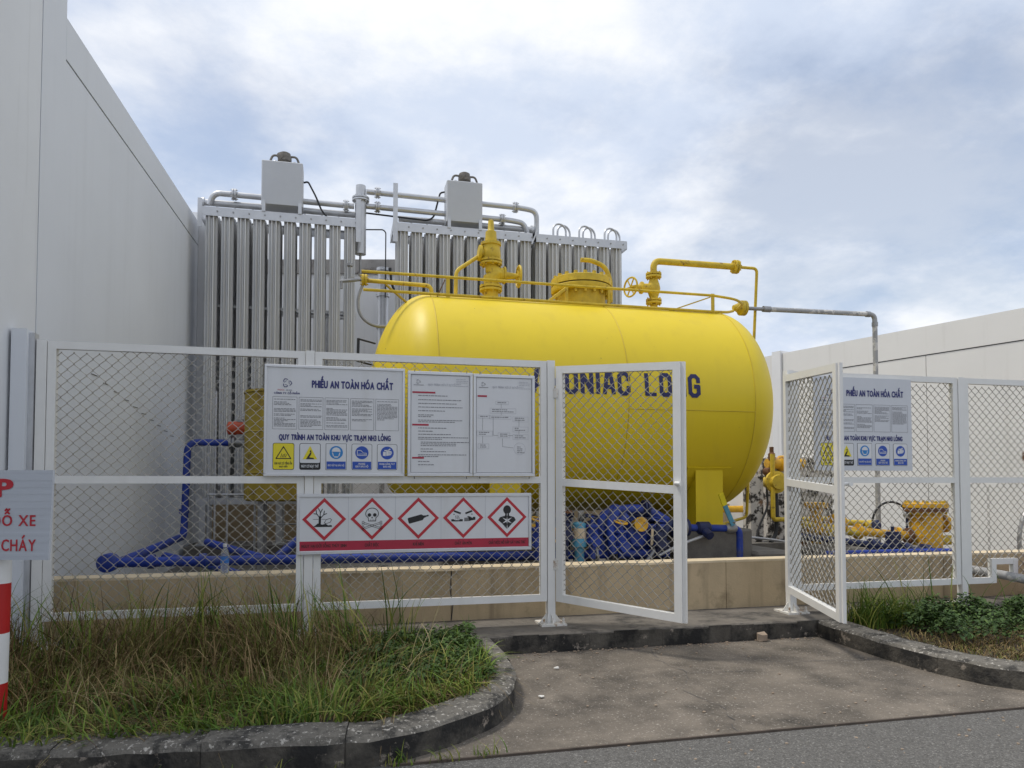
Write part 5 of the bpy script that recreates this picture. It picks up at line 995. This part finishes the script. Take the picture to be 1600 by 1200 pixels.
# hazard pictogram board
hx0, hx1, hz0, hz1 = -0.325, 1.567, 0.79, 1.262
HZ, p = board('hazard_board', 'long framed board of five red diamond hazard pictograms below the notices', 'sign', hx0, hx1, hz0, hz1, -0.05, fr=0.024)
p.rect('p_maroon', hx0 + 0.024, hx1 - 0.024, hz0 + 0.026, hz0 + 0.10, 1)
cw = (hx1 - hx0 - 0.05) / 5; caps = ['NGUY HẠI ĐỜI SỐNG THỦY SINH', 'CHẤT ĐỘC', 'KHÍ NÉN', 'CHẤT ĂN MÒN', 'CHẤT ĐỘC HÔ HẤP GÂY UNG THƯ']; cwid = [0.34, 0.11, 0.085, 0.14, 0.31]
R = 0.168
for k in range(5):
    u = hx0 + 0.025 + cw * (k + 0.5); v = hz0 + 0.272; p.g = k
    if k: p.rect('p_line', u - cw / 2 - 0.0012, u - cw / 2 + 0.0012, hz0 + 0.1, hz1 - 0.025, 1)
    p.poly('p_red', [(u, v + R), (u - R, v), (u, v - R), (u + R, v)][::-1], lay=2); q = R - 0.032
    p.poly('print_white', [(u, v + q), (u - q, v), (u, v - q), (u + q, v)][::-1], lay=3)
    p.text('p_black', caps[k], u, hz0 + 0.052, 0.024, cwid[k], off=0.03, lay=2)
    B = 'p_black'; s = R
    if k == 0:
        p.line(B, [(u - 0.035, v - 0.035), (u - 0.033, v + 0.02)], 0.018, lay=4)
        for a in ([(-0.033, 0.01), (-0.06, 0.045), (-0.062, 0.07)], [(-0.055, 0.04), (-0.08, 0.045)], [(-0.033, 0.01), (-0.03, 0.055), (-0.045, 0.085)], [(-0.03, 0.05), (-0.015, 0.08)], [(-0.033, 0.005), (-0.005, 0.035), (0.018, 0.045)], [(-0.005, 0.035), (0.0, 0.065)]): p.line(B, [(u + x, v + z) for x, z in a], 0.0065, lay=4)
        p.poly(B, [(u - 0.09, v - 0.06), (u + 0.06, v - 0.06), (u + 0.055, v - 0.045), (u + 0.03, v - 0.048), (u + 0.01, v - 0.035), (u - 0.015, v - 0.042), (u - 0.05, v - 0.032), (u - 0.07, v - 0.05)], lay=4)
        p.line(B, [(u + 0.0, v - 0.028), (u + 0.015, v - 0.002), (u + 0.045, v + 0.006), (u + 0.055, v - 0.004), (u + 0.045, v - 0.024), (u + 0.012, v - 0.034), (u + 0.0, v - 0.028)], 0.004, lay=4); p.line(B, [(u - 0.085, v), (u - 0.045, v)], 0.003, lay=4); p.line(B, [(u - 0.02, v), (u + 0.01, v)], 0.003, lay=4)
    elif k == 1:
        sk = [(u + 0.05 * math.cos(a), v + 0.04 + 0.045 * math.sin(a)) for a in np.linspace(-0.35, PI + 0.35, 18)]; sk += [(u - 0.03, v + 0.008), (u - 0.028, v - 0.018), (u + 0.028, v - 0.018), (u + 0.03, v + 0.008)]
        p.line(B, sk + [sk[0]], 0.0055, lay=4); p.circ(B, u - 0.021, v + 0.03, 0.0145, 4, 14); p.circ(B, u + 0.021, v + 0.03, 0.0145, 4, 14); p.poly(B, [(u - 0.007, v + 0.004), (u + 0.007, v + 0.004), (u, v + 0.02)], lay=4)
        for x in (-0.014, 0, 0.014): p.line(B, [(u + x, v - 0.006), (u + x, v - 0.018)], 0.003, lay=4)
        for e in (1, -1):
            pts = [(-0.07 * e, -0.035), (0.07 * e, -0.075)]
            for o_ in (0.006, -0.006): p.line(B, [(u + x * 0.86, v + z * 1 + o_) for x, z in pts], 0.0035, lay=4)
            for x, z in pts:
                for dz in (0.008, -0.008): p.line(B, [(u + x + 0.0085 * math.cos(a), v + z + dz + 0.0085 * math.sin(a)) for a in np.linspace(0, 2 * PI, 9)], 0.0035, lay=4)
    elif k == 2:
        c, q_ = math.cos(0.26), math.sin(0.26); cyl = [(-0.085, -0.018), (-0.08, -0.024), (0.03, -0.024), (0.045, -0.01), (0.06, -0.008), (0.06, -0.006), (0.085, -0.006), (0.085, 0.006), (0.06, 0.006), (0.06, 0.008), (0.045, 0.01), (0.03, 0.024), (-0.08, 0.024), (-0.085, 0.018)]
        p.poly(B, [(u + x * c - z * q_, v + x * q_ + z * c) for x, z in cyl], lay=4)
    elif k == 3:
        for cx_, rr in ((-0.05, -0.35), (0.045, 0.35)): p.line(B, [(u + cx_ - 0.024, v + 0.045 - 0.024 * math.tan(rr)), (u + cx_ + 0.024, v + 0.045 + 0.024 * math.tan(rr))], 0.015, lay=4); p.circ(B, u + cx_ + (0.026 if rr > 0 else -0.028), v + 0.028, 0.005, 4, 8)
        p.poly(B, [(u - 0.1, v - 0.03), (u - 0.005, v - 0.03), (u - 0.005, v - 0.012), (u - 0.03, v - 0.012), (u - 0.035, v - 0.02), (u - 0.07, v - 0.02), (u - 0.078, v - 0.012), (u - 0.1, v - 0.012)], lay=4)
        for x in (-0.065, -0.052, -0.04): p.line(B, [(u + x, v - 0.014), (u + x + 0.006, v - 0.002), (u + x - 0.002, v + 0.008), (u + x + 0.004, v + 0.018)], 0.003, lay=4)
        p.poly(B, [(u + 0.05, v - 0.026), (u + 0.1, v - 0.018), (u + 0.1, v + 0.006), (u + 0.08, v + 0.006), (u + 0.076, v - 0.004), (u + 0.066, v + 0.004), (u + 0.045, v + 0.012), (u + 0.03, v + 0.01), (u + 0.04, v + 0.002)], lay=4)
        for z in (-0.004, -0.012, -0.02, -0.027): p.line(B, [(u + 0.008, v + z), (u + 0.055, v + z + 0.002)], 0.005, lay=4)
    else:
        p.circ(B, u, v + 0.062, 0.033, 4, 18, 0.037)
        p.poly(B, [(u - 0.014, v + 0.034), (u + 0.014, v + 0.034), (u + 0.018, v + 0.012), (u + 0.06, v), (u + 0.075, v - 0.025), (u + 0.04, v - 0.055), (u, v - 0.1), (u - 0.04, v - 0.055), (u - 0.075, v - 0.025), (u - 0.06, v), (u - 0.018, v + 0.012)][::-1], lay=4)
        st = []
        for j in range(12): a = PI / 2 + j * PI / 6; r_ = 0.048 if j % 2 == 0 else 0.012; st.append((u + r_ * math.cos(a), v - 0.028 + r_ * math.sin(a)))
        p.poly('print_white', st, lay=5); p.line('print_white', [(u, v + 0.03), (u, v - 0.02)], 0.005, lay=5); p.line('print_white', [(u, v - 0.03), (u, v - 0.1)], 0.005, lay=5)
p.build(HZ, {('p_black', 2): 'caption', 'p_maroon': 'caption_band', 'p_red': 'hazard_diamond', 'print_white': 'diamond_ground', ('p_black', 2): 'caption', ('p_black', 4): 'hazard_symbol', 'p_line': 'divider', ('print_white', 5): 'symbol_star'})

# parking sign with striped post, left foreground
PS = thing('no_parking_sign', 'ribbed grey sign with red lettering on a red and white striped pole', 'sign', (-1.63, -1.8, 0.12), rot=(0, 0, math.radians(-14.5)))
pr = MB(); n = 26
for i in range(n):
    z = 0.855 + 0.44 * i / n; pr.box(-0.62, 0.275 + 0.014 * i / n, -0.075 - (0.0012 if i % 2 else 0), -0.06, z, z + 0.44 / n)
pr.build('plate', 'reflect', PS, smooth=0)
P2 = Print(-0.0765)
P2.text('p_red', 'P', 0.05, 1.165, 0.085, 0.075, off=0.05, lay=1); P2.text('p_red', 'ĐỖ XE', 0.1, 1.022, 0.052, 0.215, off=0.025, lay=1); P2.text('p_red', 'CHÁY', 0.127, 0.9, 0.055, 0.168, off=0.025, lay=1)
P2.build(PS, {'p_red': 'lettering'})
for i in range(5):
    z = -0.008 + 0.247 * i
    MB().lathe((-0.038 + 0.012 * z, 0, z), (0.012, 0, 1), [(0, 0.058), (0.247, 0.058)], 24).build('pole_band', 'polewhite' if i % 2 else 'polered', PS)
for z_ in (1.0, 1.2): MB().bar((-0.3, -0.052, z_), (0.2, -0.052, z_), 0.016, 0.03).build('back_rail', 'galv', PS, smooth=0)

# small things at the right edge
RB = thing('fire_box', 'red metal fire box on a stand at the right edge of the picture', 'fire box', (6.9, 0.02, 0.15))
MB().cbox(6.74, 7.2, -0.32, -0.08, 0.15, 0.56, 0.012).build('casing', 'polered', RB, smooth=0)
MB().box(6.72, 7.22, -0.335, -0.065, 0.562, 0.59).build('lid', 'polered', RB, smooth=0)
RP = thing('waste_pipe', 'dull grey pipe passing through the fence notch at the right', 'pipe', (6.5, 0.1, 0.3))
MB().tube([(6.42, 0.32, 0.44), (6.6, -0.02, 0.4), (7.1, -0.7, 0.24)], 0.045, 12, fil=0.1).build('pipe', 'greypipe', RP)

# ------------------------------------------------------------------ vegetation
def blades(name, m, n, xr, yr, hr, wr, lean, z0=0.12, dens=None, label='', cat='grass', curl=0.6, seg=4):
    xs, ys = [], []
    while len(xs) < n:
        x = RNG.uniform(xr[0], xr[1], n); y = RNG.uniform(yr[0], yr[1], n)
        k = RNG.uniform(0, 1, n) < (dens(x, y) if dens else 1)
        xs += list(x[k]); ys += list(y[k])
    x = np.array(xs[:n]); y = np.array(ys[:n])
    h = hr(x, y) * (0.35 + 0.95 * RNG.uniform(0, 1, n) ** 1.6); a = np.where(RNG.uniform(0, 1, n) < 0.55, 2.2 * np.sin(2.3 * x + 1.7 * y) + 2.5 * np.sin(3.1 * y - 1.3 * x) + RNG.normal(0, 0.6, n), RNG.uniform(0, 2 * PI, n)); w = RNG.uniform(wr[0], wr[1], n); le = RNG.uniform(0.1, 1, n) * lean
    b = a + RNG.uniform(-1.2, 1.2, n) + PI / 2
    V_ = np.zeros((n, seg * 2 + 1, 3))
    for s in range(seg + 1):
        t = s / seg; out_ = h * le * (t ** 1.7); zz = h * (t - curl * le * t ** 2.4 * 0.55)
        cx = x + np.cos(a) * out_; cy = y + np.sin(a) * out_; cz = z0 + zz
        ww = w * (1 - t) ** 0.6
        if s < seg:
            V_[:, s * 2, 0] = cx - np.cos(b) * ww; V_[:, s * 2, 1] = cy - np.sin(b) * ww; V_[:, s * 2, 2] = cz
            V_[:, s * 2 + 1, 0] = cx + np.cos(b) * ww; V_[:, s * 2 + 1, 1] = cy + np.sin(b) * ww; V_[:, s * 2 + 1, 2] = cz
        else: V_[:, s * 2, 0] = cx; V_[:, s * 2, 1] = cy; V_[:, s * 2, 2] = cz
    k = seg * 2 + 1; base = np.arange(n)[:, None] * k; F = []
    loops = []; tot = []
    quads = np.concatenate([base + np.array([[2 * s, 2 * s + 1, 2 * s + 3, 2 * s + 2]]) for s in range(seg - 1)], 0); tris = base + np.array([[2 * seg - 2, 2 * seg - 1, 2 * seg]])
    me = bpy.data.meshes.new(name); me.vertices.add(n * k); me.vertices.foreach_set('co', V_.reshape(-1))
    li = np.concatenate([quads.reshape(-1), tris.reshape(-1)]); ls_ = np.concatenate([np.arange(len(quads)) * 4, len(quads) * 4 + np.arange(len(tris)) * 3]); lt_ = np.concatenate([np.full(len(quads), 4), np.full(len(tris), 3)])
    me.loops.add(len(li)); me.loops.foreach_set('vertex_index', li.astype(np.int32)); me.polygons.add(len(ls_)); me.polygons.foreach_set('loop_start', ls_.astype(np.int32)); me.polygons.foreach_set('loop_total', lt_.astype(np.int32))
    me.polygons.foreach_set('use_smooth', np.ones(len(ls_), bool)); me.update(calc_edges=True); me.validate()
    me.materials.append(MT[m]); o = bpy.data.objects.new(name, me); COL.objects.link(o); o['kind'] = 'stuff'; tag(o, label, cat); return o
def leaves(name, n, xr, yr, top, size, dens, label, cat='weeds', z0=0.12, m='weed'):
    xs, ys = [], []
    while len(xs) < n:
        x = RNG.uniform(xr[0], xr[1], n); y = RNG.uniform(yr[0], yr[1], n); k = RNG.uniform(0, 1, n) < dens(x, y); xs += list(x[k]); ys += list(y[k])
    x = np.array(xs[:n]); y = np.array(ys[:n]); z = z0 + top(x, y) * RNG.uniform(0.15, 1, n) ** 0.6
    a = RNG.uniform(0, 2 * PI, n); t = RNG.uniform(-0.5, 0.75, n); L = RNG.uniform(size[0], size[1], n); w = L * RNG.uniform(0.16, 0.3, n)
    d = np.stack([np.cos(a) * np.cos(t), np.sin(a) * np.cos(t), np.sin(t)], 1); sd_ = np.stack([-np.sin(a), np.cos(a), RNG.uniform(-0.4, 0.4, n)], 1); c = np.stack([x, y, z], 1)
    V_ = np.stack([c, c + d * (L * 0.45)[:, None] + sd_ * w[:, None], c + d * L[:, None] - np.array([0, 0, 1]) * (L * 0.25)[:, None], c + d * (L * 0.45)[:, None] - sd_ * w[:, None]], 1)
    me = bpy.data.meshes.new(name); me.vertices.add(n * 4); me.vertices.foreach_set('co', V_.reshape(-1)); b = np.arange(n)[:, None] * 4; F = np.concatenate([b + [[0, 1, 2]], b + [[0, 2, 3]]], 0)
    me.loops.add(F.size); me.loops.foreach_set('vertex_index', F.reshape(-1).astype(np.int32)); me.polygons.add(len(F)); me.polygons.foreach_set('loop_start', (np.arange(len(F)) * 3).astype(np.int32)); me.polygons.foreach_set('loop_total', np.full(len(F), 3, np.int32))
    me.update(calc_edges=True); me.validate(); me.materials.append(MT[m]); o = bpy.data.objects.new(name, me); COL.objects.link(o); o['kind'] = 'stuff'; return tag(o, label, cat)
def inbed(x, y):
    """inside the left bed, behind the curved kerb"""
    ok = (y > -2.16) & (y < -0.36) & (x < 0.98)
    c = ((x - 0.1) > 0) & (y < -1.3); r = np.sqrt((x - 0.1) ** 2 + ((y + 1.3) * 1.05) ** 2)
    return (ok & ~(c & (r > 0.86))).astype(float)
clump = lambda x, y: 0.5 + 0.5 * np.sin(5.1 * x + 1.3 * np.sin(4 * y)) * np.sin(6.3 * y + 2 * np.sin(3 * x))
blades('dry_grass', 'dry', 6200, (-2.3, 0.5), (-1.75, -0.3), lambda x, y: 0.26 + 0.34 * np.clip((y + 1.5) / 0.9, 0, 1) * np.clip((0.55 - x) / 0.9, 0.15, 1), (0.0022, 0.0052), 1.25, dens=lambda x, y: inbed(x, np.minimum(y, -0.37)) * (0.25 + 0.75 * clump(x, y)) * np.clip((0.6 - x) / 1.0, 0.08, 1), label='tall dry straw coloured grass in front of the left fence', curl=0.9)
blades('straw_stalks', 'straw', 420, (-2.3, 0.7), (-1.9, -0.35), lambda x, y: 0.36 + 0.16 * np.clip(y + 1.3, 0, 1), (0.0016, 0.0032), 1.3, dens=lambda x, y: inbed(x, np.minimum(y, -0.37)) * clump(x * 1.3, y * 1.4), label='pale dead stalks arching over the left planting bed', curl=1.0, seg=6)
blades('matted_straw', 'dry', 5000, (-2.4, 1.0), (-2.12, -0.9), lambda x, y: 0.17 + 0 * x, (0.002, 0.0042), 2.4, dens=lambda x, y: inbed(x, y) * clump(x * 0.6 + 2, y * 0.7) ** 1.5, label='flattened dead straw lying over the left planting bed', curl=1.4)
blades('green_grass', 'grass', 9500, (-2.4, 1.0), (-2.17, -0.36), lambda x, y: 0.15 + 0.1 * clump(x, y), (0.003, 0.0075), 1.5, dens=lambda x, y: inbed(x, y) * (0.06 + 0.94 * clump(x * 1.5 + 1, y * 1.5 + 0.4) ** 1.3), label='short green grass covering the left planting bed', curl=0.8)
blades('tall_grass_blades', 'grass', 620, (-2.3, 0.55), (-0.85, -0.3), lambda x, y: 0.6 + 0 * x, (0.004, 0.008), 0.75, dens=lambda x, y: clump(x * 1.7, y), label='long green grass blades standing against the left fence', curl=0.9, seg=6)
leaves('weeds', 6500, (0.05, 1.0), (-1.55, -0.36), lambda x, y: 0.07 + 0.13 * clump(x * 2, y * 2) * np.clip((y + 1.7), 0.3, 1), (0.015, 0.06), lambda x, y: inbed(x, y) * (0.25 + 0.75 * clump(x * 2, y * 2)), 'dark leafy weeds beside the curved kerb end')
rb = lambda x, y: ((x > 4.32 + 0.25 * np.clip((-y - 1.5), 0, 1)) & (y > -2.12)).astype(float)
blades('grass_tuft', 'grass', 800, (4.3, 5.2), (-0.75, -0.34), lambda x, y: 0.38 + 0 * x, (0.003, 0.006), 1.1, dens=lambda x, y: rb(x, y) * np.clip(1.3 - np.abs(x - 4.55) * 2, 0.1, 1), label='tuft of long grass at the foot of the right fence', curl=0.9, seg=5)
blades('tall_grass_blades', 'grass', 60, (4.3, 7.4), (-0.6, -0.28), lambda x, y: 0.6 + 0 * x, (0.004, 0.008), 0.7, label='long arching grass blades standing in front of the right fence', curl=1.0, seg=6)
leaves('weeds', 17000, (4.5, 8.0), (-1.5, -0.36), lambda x, y: 0.05 + 0.2 * clump(x * 1.6, y * 1.7), (0.022, 0.06), lambda x, y: rb(x, y) * (0.1 + 0.9 * clump(x * 1.6, y * 1.7) ** 1.2) * np.clip((y + 1.6) * 1.5, 0.05, 1), 'clumps of leafy green weeds in the right planting bed')
blades('matted_straw', 'dry', 9000, (4.3, 8.0), (-2.12, -0.8), lambda x, y: 0.10 + 0 * x, (0.002, 0.004), 2.0, dens=lambda x, y: rb(x, y) * np.clip((-y - 0.7) / 0.5, 0.1, 1), label='brown dead straw at the front of the right planting bed', curl=1.4)
blades('kerb_weeds', 'grass', 160, (-2.2, 1.0), (-2.4, -2.34), lambda x, y: 0.10 + 0 * x, (0.002, 0.0045), 1.0, z0=0.0, dens=lambda x, y: clump(x * 3, y) ** 4, label='sparse grass sprouting at the foot of the left kerb', curl=0.8)
blades('far_hedge', 'weed', 6000, (5.0, 10.5), (9.0, 10.0), lambda x, y: 1.7 + 0 * x, (0.03, 0.07), 0.5, z0=0.0, label='green bushes far behind the yard, seen under the tank', cat='hedge', curl=0.6, seg=3)
